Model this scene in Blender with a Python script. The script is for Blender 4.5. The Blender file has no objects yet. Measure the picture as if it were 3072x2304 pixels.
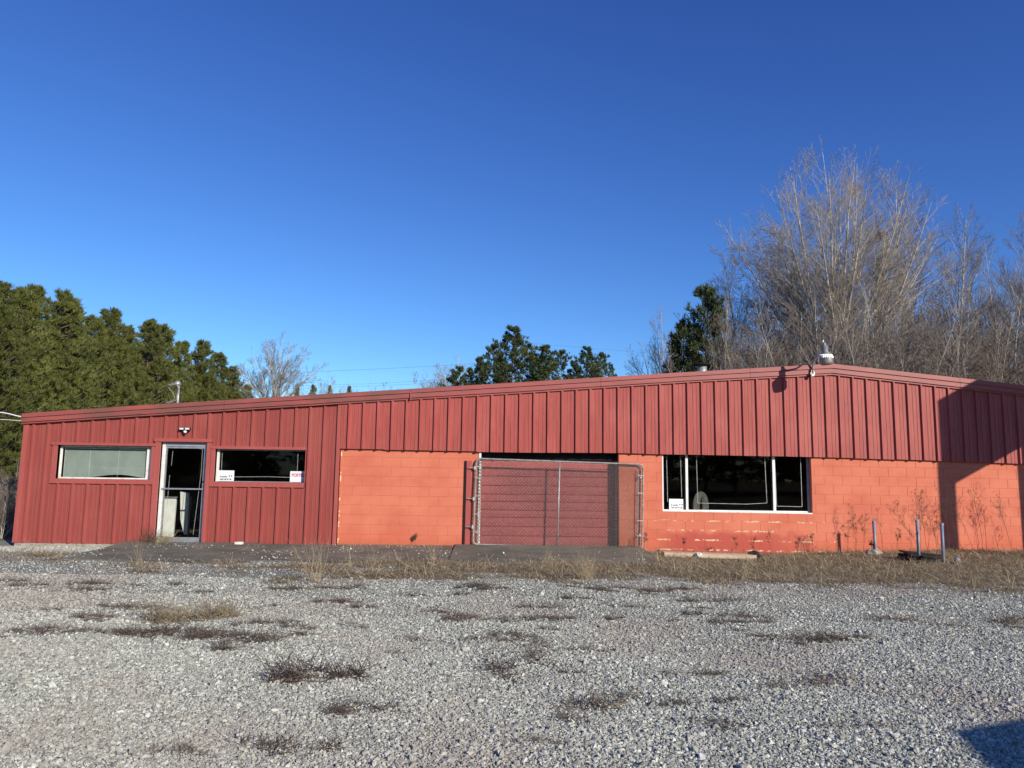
import bpy, math, random
import numpy as np
from mathutils import Vector
random.seed(7); rng = np.random.default_rng(11)
SC = bpy.context.scene; COL = SC.collection
# ------------------------------------------------------------------ camera, sky, sun, exposure
CX, CD, CH = -0.526, 16.178, 1.485            # the photographer stands 16.2 m in front of the wall plane y = 0
TILT, ROLL, YAW = 0.123, 0.014, 0.030
fw = Vector((math.sin(YAW)*math.cos(TILT), math.cos(YAW)*math.cos(TILT), math.sin(TILT)))
rt = Vector((math.cos(YAW), -math.sin(YAW), 0)); up = rt.cross(fw)
RR = rt*math.cos(ROLL)+up*math.sin(ROLL); UU = -rt*math.sin(ROLL)+up*math.cos(ROLL)
from mathutils import Matrix
cam = bpy.data.cameras.new('camera'); camo = bpy.data.objects.new('camera', cam); COL.objects.link(camo)
camo.matrix_world = Matrix(((RR.x, UU.x, -fw.x, CX), (RR.y, UU.y, -fw.y, -CD), (RR.z, UU.z, -fw.z, CH), (0, 0, 0, 1)))
cam.sensor_width = 36; cam.lens = 36*2250/3072; cam.clip_start = .05; cam.clip_end = 3000
SC.camera = camo
SUN = Vector((.74, -1.0, .51)).normalized()   # towards the sun
w = bpy.data.worlds.new('World'); SC.world = w; w.use_nodes = True
nt = w.node_tree; nt.nodes.clear()
sky = nt.nodes.new('ShaderNodeTexSky'); sky.sky_type = 'NISHITA'; sky.sun_disc = False
sky.sun_elevation = math.asin(SUN.z); sky.sun_rotation = math.atan2(SUN.x, SUN.y)
sky.altitude = 200; sky.air_density = 1.0; sky.dust_density = .15; sky.ozone_density = 4.0
bg = nt.nodes.new('ShaderNodeBackground'); bg.inputs[1].default_value = .10
wo = nt.nodes.new('ShaderNodeOutputWorld')
sp_ = nt.nodes.new('ShaderNodeSeparateColor'); cb_ = nt.nodes.new('ShaderNodeCombineColor'); nt.links.new(sky.outputs[0], sp_.inputs[0])
for k_, (pw, ml) in enumerate(((1.35, .54), (1.33, .685), (1.08, 1.33))):      # the phone's colour curve on the clear sky
    a_ = nt.nodes.new('ShaderNodeMath'); a_.operation = 'POWER'; a_.inputs[1].default_value = pw; b_ = nt.nodes.new('ShaderNodeMath'); b_.operation = 'MULTIPLY'; b_.inputs[1].default_value = ml
    nt.links.new(sp_.outputs[k_], a_.inputs[0]); nt.links.new(a_.outputs[0], b_.inputs[0]); nt.links.new(b_.outputs[0], cb_.inputs[k_])
nt.links.new(cb_.outputs[0], bg.inputs[0]); nt.links.new(bg.outputs[0], wo.inputs[0])
sl = bpy.data.lights.new('sun', 'SUN'); sl.energy = 5.0; sl.angle = math.radians(.53); sl.color = (1, .93, .80)
so = bpy.data.objects.new('sun', sl); COL.objects.link(so); so.rotation_euler = (-SUN).to_track_quat('-Z', 'Y').to_euler()
so.location = (20, -20, 20)
SC.view_settings.view_transform = 'Standard'; SC.view_settings.look = 'None'
SC.view_settings.exposure = 0.0; SC.view_settings.gamma = 1; SC.view_settings.use_curve_mapping = False
SC.cycles.max_bounces = 6; SC.cycles.transparent_max_bounces = 12

# ------------------------------------------------------------------ materials
def nmat(name):
    m = bpy.data.materials.new(name); m.use_nodes = True
    return m, m.node_tree, m.node_tree.nodes['Principled BSDF']
def N(t, typ, **kw):
    n = t.nodes.new(typ)
    for k, v in kw.items(): setattr(n, k, v)
    return n
def inp(t, sock, v):
    if hasattr(v, 'links'): t.links.new(v, sock)
    else: sock.default_value = v
def MATH(t, op, a, b=0.0, clamp=False):
    n = N(t, 'ShaderNodeMath', operation=op, use_clamp=clamp); inp(t, n.inputs[0], a); inp(t, n.inputs[1], b); return n.outputs[0]
def c4(c): return (c[0], c[1], c[2], 1) if len(c) == 3 else c
def MIX(t, f, a, b, blend='MIX'):
    n = N(t, 'ShaderNodeMix', data_type='RGBA', blend_type=blend); inp(t, n.inputs[0], f)
    inp(t, n.inputs[6], c4(a) if isinstance(a, tuple) else a); inp(t, n.inputs[7], c4(b) if isinstance(b, tuple) else b); return n.outputs[2]
def POS(t, scale=(1, 1, 1), obj=False):
    if obj: s = N(t, 'ShaderNodeTexCoord').outputs['Object']
    else: s = N(t, 'ShaderNodeNewGeometry').outputs['Position']
    mp = N(t, 'ShaderNodeMapping'); mp.inputs['Scale'].default_value = scale; t.links.new(s, mp.inputs[0]); return mp.outputs[0]
def NOISE(t, scale, vec=None, detail=4, rough=.55):
    n = N(t, 'ShaderNodeTexNoise'); n.inputs['Scale'].default_value = scale; n.inputs['Detail'].default_value = detail; n.inputs['Roughness'].default_value = rough
    if vec is not None: t.links.new(vec, n.inputs['Vector'])
    return n.outputs['Fac']
def STEP(t, v, lo, hi):
    n = N(t, 'ShaderNodeMapRange'); n.interpolation_type = 'SMOOTHSTEP'; inp(t, n.inputs[0], v); n.inputs[1].default_value = lo; n.inputs[2].default_value = hi; return n.outputs[0]
def BUMP(t, b, h, strength, dist):
    n = N(t, 'ShaderNodeBump'); n.inputs['Strength'].default_value = strength; n.inputs['Distance'].default_value = dist
    t.links.new(h, n.inputs['Height']); t.links.new(n.outputs[0], b.inputs['Normal'])
def simple(name, a, b=None, rough=.7, scale=6, metal=0, bump=0, bscale=60, bdist=.003, lo=.35, hi=.65, vec=(1, 1, 1), spec=None):
    m, t, p = nmat(name); p.inputs['Roughness'].default_value = rough; p.inputs['Metallic'].default_value = metal
    if spec is not None: p.inputs['Specular IOR Level'].default_value = spec
    if b is None: b = tuple(x*.75 for x in a)
    v = POS(t, vec); f = STEP(t, NOISE(t, scale, v), lo, hi); t.links.new(MIX(t, f, a, b), p.inputs['Base Color'])
    if bump: BUMP(t, p, NOISE(t, bscale, POS(t)), bump, bdist)
    return m
M = {}
def red_metal(name, base, streak, faded, stain_amt):
    m, t, p = nmat(name); p.inputs['Roughness'].default_value = .5; p.inputs['Specular IOR Level'].default_value = .3
    v = POS(t, (1, 1, .06))
    c = MIX(t, STEP(t, NOISE(t, 26, v, 5), .3, .7), base, streak)
    c = MIX(t, MATH(t, 'MULTIPLY', STEP(t, NOISE(t, 1.3, POS(t, (1, 1, .5)), 5), .45, .75), .55), c, faded)
    c = MIX(t, MATH(t, 'MULTIPLY', STEP(t, NOISE(t, 9, POS(t, (1, 1, .25)), 6, .7), .56, .75), stain_amt), c, (.16, .06, .045))
    c = MIX(t, STEP(t, NOISE(t, 11, POS(t, (1.6, 1, .8)), 5, .75), .74, .78), c, (.62, .40, .36))   # scuffs
    t.links.new(c, p.inputs['Base Color'])
    BUMP(t, p, NOISE(t, 3.5, POS(t, (1, 1, .4)), 3), .25, .02)
    return m
M['red_wall'] = red_metal('red wall metal', (.315, .069, .055), (.275, .058, .048), (.37, .095, .077), .5)
M['red_mans'] = red_metal('red cladding metal', (.41, .090, .074), (.33, .068, .056), (.50, .14, .115), .5)
M['red_trim'] = red_metal('red trim metal', (.40, .095, .08), (.35, .082, .07), (.43, .11, .095), .25)
def fascia_mat():
    m, t, p = nmat('fascia metal'); p.inputs['Roughness'].default_value = .5
    pos = N(t, 'ShaderNodeNewGeometry').outputs['Position']; sx = N(t, 'ShaderNodeSeparateXYZ'); t.links.new(pos, sx.inputs[0])
    c = MIX(t, STEP(t, NOISE(t, 3, POS(t, (.5, 1, 3)), 5), .35, .65), (.36, .088, .074), (.31, .075, .064))
    left = MATH(t, 'SUBTRACT', 1.0, STEP(t, sx.outputs[0], -3.2, -.5))
    dirt = MATH(t, 'MULTIPLY', STEP(t, NOISE(t, 1.6, POS(t, (.6, 1, 2)), 6, .65), .38, .62), MATH(t, 'ADD', MATH(t, 'MULTIPLY', left, .7), .06))
    c = MIX(t, dirt, c, (.17, .075, .055)); t.links.new(c, p.inputs['Base Color']); return m
M['fascia'] = fascia_mat()
def block_mat():
    m, t, p = nmat('coral painted block'); p.inputs['Roughness'].default_value = .75; p.inputs['Specular IOR Level'].default_value = .25
    pos = N(t, 'ShaderNodeNewGeometry').outputs['Position']; s = N(t, 'ShaderNodeSeparateXYZ'); t.links.new(pos, s.inputs[0]); X, Z = s.outputs[0], s.outputs[2]
    c = MIX(t, STEP(t, NOISE(t, 1.1, POS(t, (1, 1, 1.6)), 5), .35, .7), (.66, .20, .115), (.56, .145, .082))
    oi = N(t, 'ShaderNodeObjectInfo').outputs['Random']
    c = MIX(t, MATH(t, 'MULTIPLY', oi, .22), c, (.62, .175, .11))
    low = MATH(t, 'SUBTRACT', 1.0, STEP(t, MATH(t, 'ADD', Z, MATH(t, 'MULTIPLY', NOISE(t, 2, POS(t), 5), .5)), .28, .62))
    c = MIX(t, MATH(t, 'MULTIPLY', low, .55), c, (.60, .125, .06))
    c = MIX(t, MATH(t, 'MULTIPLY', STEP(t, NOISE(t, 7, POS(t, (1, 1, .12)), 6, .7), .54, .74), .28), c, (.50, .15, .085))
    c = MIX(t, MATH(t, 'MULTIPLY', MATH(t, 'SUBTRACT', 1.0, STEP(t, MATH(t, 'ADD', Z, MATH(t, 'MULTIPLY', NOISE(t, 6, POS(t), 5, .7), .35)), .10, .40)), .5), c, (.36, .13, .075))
    # darker older red coat low under the big window
    zz = MATH(t, 'ADD', Z, MATH(t, 'MULTIPLY', MATH(t, 'SUBTRACT', NOISE(t, 3.2, POS(t), 4), .5), .35))
    band = MATH(t, 'MULTIPLY', MATH(t, 'MULTIPLY', STEP(t, X, 2.9, 3.6), MATH(t, 'SUBTRACT', 1.0, STEP(t, X, 5.3, 7.0))), MATH(t, 'SUBTRACT', 1.0, STEP(t, zz, .28, .44)))
    c = MIX(t, MATH(t, 'MULTIPLY', band, .85), c, (.44, .075, .055))
    # hairline crack / peeling paint down to cream on the bed joints
    zo = MATH(t, 'SUBTRACT', MATH(t, 'SUBTRACT', Z, .03), MATH(t, 'MULTIPLY', MATH(t, 'ADD', X, 2.4), -.0055))
    fr = MATH(t, 'ABSOLUTE', MATH(t, 'SUBTRACT', MATH(t, 'FRACT', MATH(t, 'ADD', MATH(t, 'DIVIDE', zo, .2032), 10.5)), .5))
    nj = MATH(t, 'SUBTRACT', 1.0, STEP(t, MATH(t, 'ADD', fr, MATH(t, 'MULTIPLY', NOISE(t, 11, POS(t), 4), .26)), .17, .21))
    where = MATH(t, 'MULTIPLY', MATH(t, 'MULTIPLY', STEP(t, X, 2.6, 3.3), MATH(t, 'SUBTRACT', 1.0, STEP(t, X, 6.9, 7.2))), MATH(t, 'SUBTRACT', 1.0, STEP(t, Z, .60, .66)))
    patch = STEP(t, NOISE(t, 2.6, POS(t, (1, 1, 2.5)), 3), .50, .53)
    patch = MATH(t, 'MULTIPLY', patch, STEP(t, NOISE(t, 13, POS(t), 4, .7), .44, .50)); peel = MATH(t, 'MULTIPLY', MATH(t, 'MULTIPLY', nj, where), patch)
    peel2 = MATH(t, 'MULTIPLY', MATH(t, 'MULTIPLY', STEP(t, NOISE(t, 5.5, POS(t, (1, 1, 2.2)), 5, .6), .70, .72), MATH(t, 'SUBTRACT', 1.0, STEP(t, Z, .2, .3))), STEP(t, X, 4.6, 5.4))
    peel3 = MATH(t, 'MULTIPLY', MATH(t, 'SUBTRACT', 1.0, STEP(t, X, -3.655, -3.64)), STEP(t, NOISE(t, 6, POS(t, (1, 1, 1)), 4), .52, .55))
    pk = MATH(t, 'ADD', MATH(t, 'ADD', peel, peel2, True), peel3, True)
    c = MIX(t, pk, c, (.80, .66, .38))
    t.links.new(c, p.inputs['Base Color'])
    BUMP(t, p, NOISE(t, 45, POS(t), 5, .65), .35, .004)
    return m
M['block'] = block_mat()
M['mortar'] = simple('painted joint', (.50, .12, .07), (.56, .14, .085), .8, 5, bump=.3, bscale=50)
M['door_red'] = red_metal('roll door red', (.42, .092, .088), (.37, .078, .074), (.46, .12, .11), .3)
M['white'] = simple('white paint', (.82, .82, .79), (.72, .71, .66), .5, 5)
M['worn_white'] = simple('worn white paint', (.80, .79, .73), (.62, .55, .42), .7, 9, lo=.45, hi=.7)
M['alu'] = simple('aluminium', (.62, .63, .63), (.5, .51, .52), .35, 8, metal=.7)
M['alu_dull'] = simple('dull aluminium', (.40, .41, .43), (.34, .35, .37), .5, 8, metal=.3)
M['lamp_grey'] = simple('weathered lamp metal', (.33, .31, .28), (.22, .205, .185), .5, 10, metal=.3)
M['galv'] = simple('galvanised steel', (.50, .50, .49), (.36, .34, .31), .5, 18, metal=.55)
M['dull_galv'] = simple('dull galvanised pipe', (.36, .345, .32), (.24, .22, .195), .6, 14, metal=.3)
M['galv_wire'] = simple('chain link wire', (.30, .29, .26), (.19, .165, .14), .5, 20, metal=.4)
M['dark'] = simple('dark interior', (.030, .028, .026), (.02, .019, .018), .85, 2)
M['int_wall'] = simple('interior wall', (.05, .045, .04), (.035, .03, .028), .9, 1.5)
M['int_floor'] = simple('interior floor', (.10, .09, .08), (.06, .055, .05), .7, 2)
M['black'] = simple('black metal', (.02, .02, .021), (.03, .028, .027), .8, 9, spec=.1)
M['blind'] = simple('blind slat', (.50, .56, .515), (.44, .50, .455), .5, 5)
M['tape'] = simple('foil alarm tape', (.48, .47, .45), (.34, .33, .31), .45, 12, metal=.3)
M['card'] = simple('sign card', (.85, .85, .84), (.80, .80, .78), .5, 5)
M['ink'] = simple('black print', (.025, .025, .03), (.03, .03, .03), .6)
M['ink_blue'] = simple('dark blue print', (.06, .11, .13), (.06, .11, .13), .6)
M['ink_red'] = simple('red print', (.62, .07, .16), (.62, .07, .16), .6)
M['wood'] = simple('pale board', (.62, .47, .33), (.50, .36, .24), .8, 5, vec=(.3, 4, 4), bump=.3, bscale=30)
M['brown_wood'] = simple('brown wood', (.22, .12, .06), (.15, .08, .04), .8, 6, vec=(4, 4, .4))
M['pipe'] = simple('weathered blue grey pipe', (.17, .21, .29), (.36, .37, .38), .6, 9, metal=.2, lo=.4, hi=.7, vec=(1, 1, .4))
M['rock'] = simple('rough concrete', (.42, .38, .31), (.27, .24, .19), .9, 14, bump=.6, bscale=25, bdist=.01)
M['white_rock'] = simple('white stone', (.75, .75, .70), (.55, .55, .5), .9, 14, bump=.6, bscale=25, bdist=.01)
M['rubber'] = simple('tyre rubber', (.10, .10, .09), (.06, .06, .055), .8, 8)
M['roof'] = simple('roof sheet', (.34, .11, .09), (.25, .09, .08), .6, 2)
M['bark_l'] = simple('pale bark', (.56, .50, .42), (.36, .31, .25), .9, 3, bump=.4, bscale=12, bdist=.02)
M['bark_d'] = simple('pine bark', (.20, .15, .115), (.10, .075, .06), .95, 3, bump=.5, bscale=9, bdist=.03)
M['twig'] = simple('bare twigs', (.26, .205, .165), (.15, .12, .097), .9, 1.2)
M['twig_g'] = simple('grey twigs', (.35, .30, .245), (.22, .185, .15), .9, 1.2)
M['brush'] = simple('dry brush', (.25, .185, .12), (.16, .12, .085), .95, 2)
def leafmat(name, a, b, sc=.8):
    m, t, p = nmat(name); p.inputs['Roughness'].default_value = .55; p.inputs['Specular IOR Level'].default_value = .25
    f = STEP(t, NOISE(t, sc, POS(t), 4), .3, .7); c = MIX(t, f, a, b)
    r = N(t, 'ShaderNodeObjectInfo').outputs['Random']; c = MIX(t, MATH(t, 'MULTIPLY', r, .6), c, tuple(x*.5 for x in a)); t.links.new(c, p.inputs['Base Color'])
    tr = N(t, 'ShaderNodeBsdfTranslucent'); t.links.new(c, tr.inputs[0]); ms = N(t, 'ShaderNodeMixShader'); ms.inputs[0].default_value = .22
    out = [n for n in t.nodes if n.type == 'OUTPUT_MATERIAL'][0]
    t.links.new(p.outputs[0], ms.inputs[1]); t.links.new(tr.outputs[0], ms.inputs[2]); t.links.new(ms.outputs[0], out.inputs[0]); return m
M['needle'] = leafmat('olive pine needles', (.185, .195, .045), (.11, .125, .036))
M['needle2'] = leafmat('dark pine needles', (.12, .145, .048), (.07, .09, .034))
M['straw'] = leafmat('dry straw', (.66, .53, .33), (.46, .35, .20), 5)
M['straw_d'] = leafmat('brown thatch', (.42, .335, .215), (.235, .185, .12), 5)
M['straw_g'] = leafmat('olive thatch', (.32, .28, .14), (.22, .19, .10), 5)
M['weed'] = leafmat('dead weed', (.22, .16, .115), (.13, .095, .07), 8)
M['weed_p'] = leafmat('reddish dead weed', (.20, .145, .11), (.125, .09, .07), 8)
def glass():
    m, t, p = nmat('window glass'); t.nodes.remove(p)
    a = N(t, 'ShaderNodeBsdfTransparent'); a.inputs[0].default_value = (.94, .955, .945, 1)
    g = N(t, 'ShaderNodeBsdfGlossy'); g.inputs['Roughness'].default_value = .02
    fr = N(t, 'ShaderNodeFresnel'); fr.inputs[0].default_value = 1.24
    ms = N(t, 'ShaderNodeMixShader'); t.links.new(fr.outputs[0], ms.inputs[0]); t.links.new(a.outputs[0], ms.inputs[1]); t.links.new(g.outputs[0], ms.inputs[2])
    out = [n for n in t.nodes if n.type == 'OUTPUT_MATERIAL'][0]; t.links.new(ms.outputs[0], out.inputs[0]); return m
M['glass'] = glass()
def lot_mat():
    m, t, p = nmat('gravel lot'); p.inputs['Roughness'].default_value = .95; p.inputs['Specular IOR Level'].default_value = .2
    v = POS(t)
    vo = N(t, 'ShaderNodeTexVoronoi'); vo.inputs['Scale'].default_value = 66; vo.inputs['Randomness'].default_value = 1; t.links.new(v, vo.inputs['Vector'])
    hsv = N(t, 'ShaderNodeSeparateColor'); t.links.new(vo.outputs['Color'], hsv.inputs[0])
    c = MIX(t, hsv.outputs[0], (.27, .265, .21), (.66, .66, .55))
    edge = STEP(t, vo.outputs['Distance'], .35, .62)
    c = MIX(t, MATH(t, 'MULTIPLY', edge, .75), c, (.07, .065, .06))
    c = MIX(t, MATH(t, 'MULTIPLY', STEP(t, NOISE(t, .45, v, 6, .6), .46, .62), .6), c, (.36, .30, .235))
    at = N(t, 'ShaderNodeAttribute'); at.attribute_name = 'thatch'; tf = at.outputs['Fac']
    tf = STEP(t, MATH(t, 'ADD', tf, MATH(t, 'MULTIPLY', MATH(t, 'SUBTRACT', NOISE(t, 7, v, 6, .7), .5), .9)), .35, .6)
    th = MIX(t, NOISE(t, 30, v, 5), (.15, .12, .08), (.36, .29, .19))
    c = MIX(t, tf, c, th)
    t.links.new(c, p.inputs['Base Color'])
    h = MATH(t, 'SUBTRACT', 1.0, vo.outputs['Distance'])
    BUMP(t, p, MATH(t, 'ADD', h, NOISE(t, 60, v, 4)), .9, .016)
    return m
M['lot'] = lot_mat()
def stone_mat():
    m, t, p = nmat('gravel stone'); p.inputs['Roughness'].default_value = .85; p.inputs['Specular IOR Level'].default_value = .3
    r = N(t, 'ShaderNodeObjectInfo').outputs['Random']
    cr = N(t, 'ShaderNodeValToRGB'); t.links.new(r, cr.inputs[0]); e = cr.color_ramp.elements
    e[0].position = 0; e[0].color = (.20, .20, .17, 1); e[1].position = 1; e[1].color = (.76, .74, .65, 1)
    for q, cc in ((.2, (.30, .30, .25)), (.45, (.41, .41, .34)), (.6, (.48, .46, .38)), (.8, (.56, .56, .475))):
        x = cr.color_ramp.elements.new(q); x.color = c4(cc)
    v = POS(t)
    c = MIX(t, MATH(t, 'MULTIPLY', STEP(t, NOISE(t, .45, v, 6, .6), .47, .64), .6), cr.outputs[0], (.40, .34, .28))
    c = MIX(t, MATH(t, 'MULTIPLY', NOISE(t, 90, v, 3), .25), c, (.22, .21, .2))
    t.links.new(c, p.inputs['Base Color']); return m
M['stone'] = stone_mat()
def field_mat():
    m, t, p = nmat('dry field'); p.inputs['Roughness'].default_value = 1; p.inputs['Specular IOR Level'].default_value = .1
    c = MIX(t, STEP(t, NOISE(t, .5, POS(t), 8, .7), .3, .7), (.30, .22, .12), (.18, .14, .075))
    c = MIX(t, MATH(t, 'MULTIPLY', NOISE(t, 12, POS(t), 5), .5), c, (.11, .085, .05))
    t.links.new(c, p.inputs['Base Color']); BUMP(t, p, NOISE(t, 9, POS(t), 6, .7), .8, .12); return m
M['field'] = field_mat()
def concrete_mat():
    m, t, p = nmat('stained concrete'); p.inputs['Roughness'].default_value = .9
    c = MIX(t, STEP(t, NOISE(t, 1.1, POS(t), 7, .65), .35, .65), (.115, .108, .078), (.21, .19, .135))
    c = MIX(t, STEP(t, NOISE(t, 14, POS(t), 6, .7), .5, .75), c, (.085, .078, .065))
    t.links.new(c, p.inputs['Base Color']); BUMP(t, p, NOISE(t, 50, POS(t), 5), .5, .004); return m
M['concrete'] = concrete_mat()

# ------------------------------------------------------------------ mesh helpers
class MB:
    def __init__(s): s.v = []; s.f = []; s.m = []
    def add(s, vs, fs, mi=0):
        o = len(s.v); s.v += [tuple(q) for q in vs]; s.f += [tuple(i+o for i in f) for f in fs]; s.m += [mi]*len(fs); return s
    def box(s, x0, x1, y0, y1, z0, z1, mi=0):
        v = [(x, y, z) for z in (z0, z1) for x, y in ((x0, y0), (x1, y0), (x1, y1), (x0, y1))]
        return s.add(v, [(3, 2, 1, 0), (4, 5, 6, 7), (0, 1, 5, 4), (1, 2, 6, 5), (2, 3, 7, 6), (3, 0, 4, 7)], mi)
    def quadbox(s, p, y0, y1, mi=0):     # p: 4 (x,z) corners counter-clockwise seen from the front (-y)
        n = len(p); v = [(x, y0, z) for x, z in p]+[(x, y1, z) for x, z in p]
        f = [tuple(range(n)), tuple(range(2*n-1, n-1, -1))]+[(i, i+n, (i+1) % n+n, (i+1) % n) for i in range(n)]
        return s.add(v, f, mi)
    def tube(s, pts, rad, k=6, mi=0, cap=True):
        pts = [Vector(p) for p in pts]; n = len(pts); rad = rad if hasattr(rad, '__len__') else [rad]*n
        vs = []; a = None
        for i, p in enumerate(pts):
            d = (pts[min(i+1, n-1)]-pts[max(i-1, 0)]).normalized()
            if a is None: a = d.orthogonal().normalized()
            a = (a-d*a.dot(d)); a = a.normalized() if a.length > 1e-6 else d.orthogonal().normalized()
            b = d.cross(a)
            for j in range(k):
                t = 2*math.pi*j/k; vs.append(p+(a*math.cos(t)+b*math.sin(t))*rad[i])
        fs = [(i*k+j, i*k+(j+1) % k, (i+1)*k+(j+1) % k, (i+1)*k+j) for i in range(n-1) for j in range(k)]
        if cap: fs += [tuple(range(k-1, -1, -1)), tuple((n-1)*k+j for j in range(k))]
        return s.add(vs, fs, mi)
    def lathe(s, prof, c, axis=Vector((0, 0, 1)), k=20, mi=0):
        axis = axis.normalized(); a = axis.orthogonal().normalized(); b = axis.cross(a); c = Vector(c); vs = []
        for r, h in prof:
            for j in range(k):
                t = 2*math.pi*j/k; vs.append(c+axis*h+(a*math.cos(t)+b*math.sin(t))*r)
        n = len(prof); fs = [(i*k+j, i*k+(j+1) % k, (i+1)*k+(j+1) % k, (i+1)*k+j) for i in range(n-1) for j in range(k)]
        fs += [tuple(range(k-1, -1, -1)), tuple((n-1)*k+j for j in range(k))]
        return s.add(vs, fs, mi)
    def build(s, name, mats, parent=None, origin=None, smooth=False, loc=None):
        me = bpy.data.meshes.new(name); v = np.array(s.v, dtype=np.float64).reshape(-1, 3)
        og = origin if origin is not None else (parent.get('_o') if parent is not None and parent.get('_o') is not None else (0, 0, 0))
        v = v-np.array(og)
        me.from_pydata(v.tolist(), [], s.f)
        for mm in (mats if isinstance(mats, (list, tuple)) else [mats]): me.materials.append(M[mm] if isinstance(mm, str) else mm)
        if len(me.materials) > 1: me.polygons.foreach_set('material_index', s.m)
        if smooth: me.polygons.foreach_set('use_smooth', [True]*len(me.polygons))
        me.update()
        o = bpy.data.objects.new(name, me); COL.objects.link(o)
        if parent is not None: o.parent = parent; o['_o'] = list(og)
        else: o.location = og; o['_o'] = list(og)
        if loc is not None: o.location = loc
        return o
def tag(o, label=None, cat=None, group=None, kind=None):
    for k, v in (('label', label), ('category', cat), ('group', group), ('kind', kind)):
        if v: o[k] = v
    return o
def thing(name, loc, label, cat, group=None):
    o = bpy.data.objects.new(name, None); o.empty_display_size = .2; COL.objects.link(o); o.location = loc; o['_o'] = list(loc)
    return tag(o, label, cat, group)
def dup(o, loc, rz, sc, label, cat, group, name=None):
    c = o.copy(); COL.objects.link(c); c.location = loc; c.rotation_euler = (0, 0, rz); c.scale = sc if hasattr(sc, '__len__') else (sc,)*3
    for ch in o.children:
        d = ch.copy(); COL.objects.link(d); d.parent = c
    return tag(c, label, cat, group)
def PX(x, z, Y):        # a reading on the wall plane moved to real depth Y along the line of sight
    s = (CD+Y)/CD; return (CX+(x-CX)*s, CH+(z-CH)*s)
def ray(px, py, Y):     # photo pixel -> point at real depth Y
    d = fw+RR*((px-1536)/2250)-UU*((py-1152)/2250); t = (Y+CD)/d.y
    return Vector((CX, -CD, CH))+d*t
def sm(a, b, x): t = np.clip((x-a)/(b-a), 0, 1); return t*t*(3-2*t)
def H(x, y):            # ground height
    x = np.asarray(x, float); y = np.asarray(y, float)
    near = sm(-5.5, -.5, y)
    v = near*(-.10*np.exp(-((x-4.4)/2.2)**2)*sm(2.6, 3.0, x)-.08*sm(-7.6, -8.6, x)+.04*sm(7.5, 9.5, x))
    v = v+.018*np.sin(x*.9+1.3)*np.sin(y*.8)*(1-near)+.010*np.sin(x*2.7+y*1.9)*(1-near)
    hill = sm(15, 50, y)*sm(4, 16, x)*4.2+sm(50, 140, y)*2.5
    v = v+hill*(1-sm(300, 600, np.hypot(x, y)))
    return v
FT = np.array([(-10.43, 2.672), (-8.106, 2.875), (-3.456, 3.247), (.138, 3.529), (3.723, 3.812), (7.04, 4.066), (11.351, 3.664), (13.8, 3.44)])
FB = np.array([(-10.43, 2.446), (-8.088, 2.643), (-3.447, 3.012), (.141, 3.283), (3.72, 3.582), (7.04, 3.816), (11.30, 3.42), (13.8, 3.19)])
ftop = lambda x: float(np.interp(x, FT[:, 0], FT[:, 1])); fbot = lambda x: float(np.interp(x, FB[:, 0], FB[:, 1]))
zoff = lambda x: .03-.0055*(x+2.4)

# ------------------------------------------------------------------ ground sheets
def sheet(name, xs, ys, hf, mat, attr=None):
    X, Y = np.meshgrid(xs, ys); Z = hf(X, Y); n, m_ = X.shape
    v = np.stack([X.ravel(), Y.ravel(), Z.ravel()], 1)
    i = np.arange(n*m_).reshape(n, m_); f = np.stack([i[:-1, :-1].ravel(), i[:-1, 1:].ravel(), i[1:, 1:].ravel(), i[1:, :-1].ravel()], 1)
    me = bpy.data.meshes.new(name); me.from_pydata(v.tolist(), [], f.tolist()); me.materials.append(M[mat]); me.polygons.foreach_set('use_smooth', [True]*len(me.polygons))
    if attr is not None:
        a = me.attributes.new('thatch', 'FLOAT', 'POINT'); a.data.foreach_set('value', attr(X, Y).ravel().astype(np.float32))
    o = bpy.data.objects.new(name, me); COL.objects.link(o); return tag(o, kind='structure')
_g = np.sort(np.concatenate([np.linspace(-60, 60, 81), np.geomspace(62, 1500, 18), -np.geomspace(62, 1500, 18)]))
def Hfar(x, y): return H(x, y)-.06*(sm(-17, -15, x)*sm(17.5, 15.5, x)*sm(-30, -28, y)*sm(1.5, .3, y))
sheet('ground', _g, _g, Hfar, 'field')
_gy = np.array([-6.4, -5.9, -5.2, -5.6]); 
YF = ([-10.5, -9.2, -8.2, -6.8, -5.7, -5.0, -3.8, -3.4, -2.6, -1.2, -.6, .5, 1.6, 3.5, 4.8, 5.8, 6.6, 14], [-2.6, -3.3, -3.4, -3.7, -5.3, -4.7, -4.6, -5.6, -5.3, -5.6, -4.8, -5.5, -5.2, -5.3, -5.0, -5.8, -6.15, -7.2])
YT = ([-11, -8.2, -7.7, -6.6, -1.2, 2.3, 2.75, 2.9], [-1.4, -1.4, -2.9, -3.35, -2.75, -2.85, -1.6, 0])
def hnoise(x, y, s, seed):
    return (np.sin(x*s*1.3+seed)*np.sin(y*s*1.7+seed*2.1)+np.sin(x*s*2.9+y*s*1.1+seed*3)*.6+np.sin(x*s*.7-y*s*3.7+seed*5)*.5)/2.1
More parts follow.
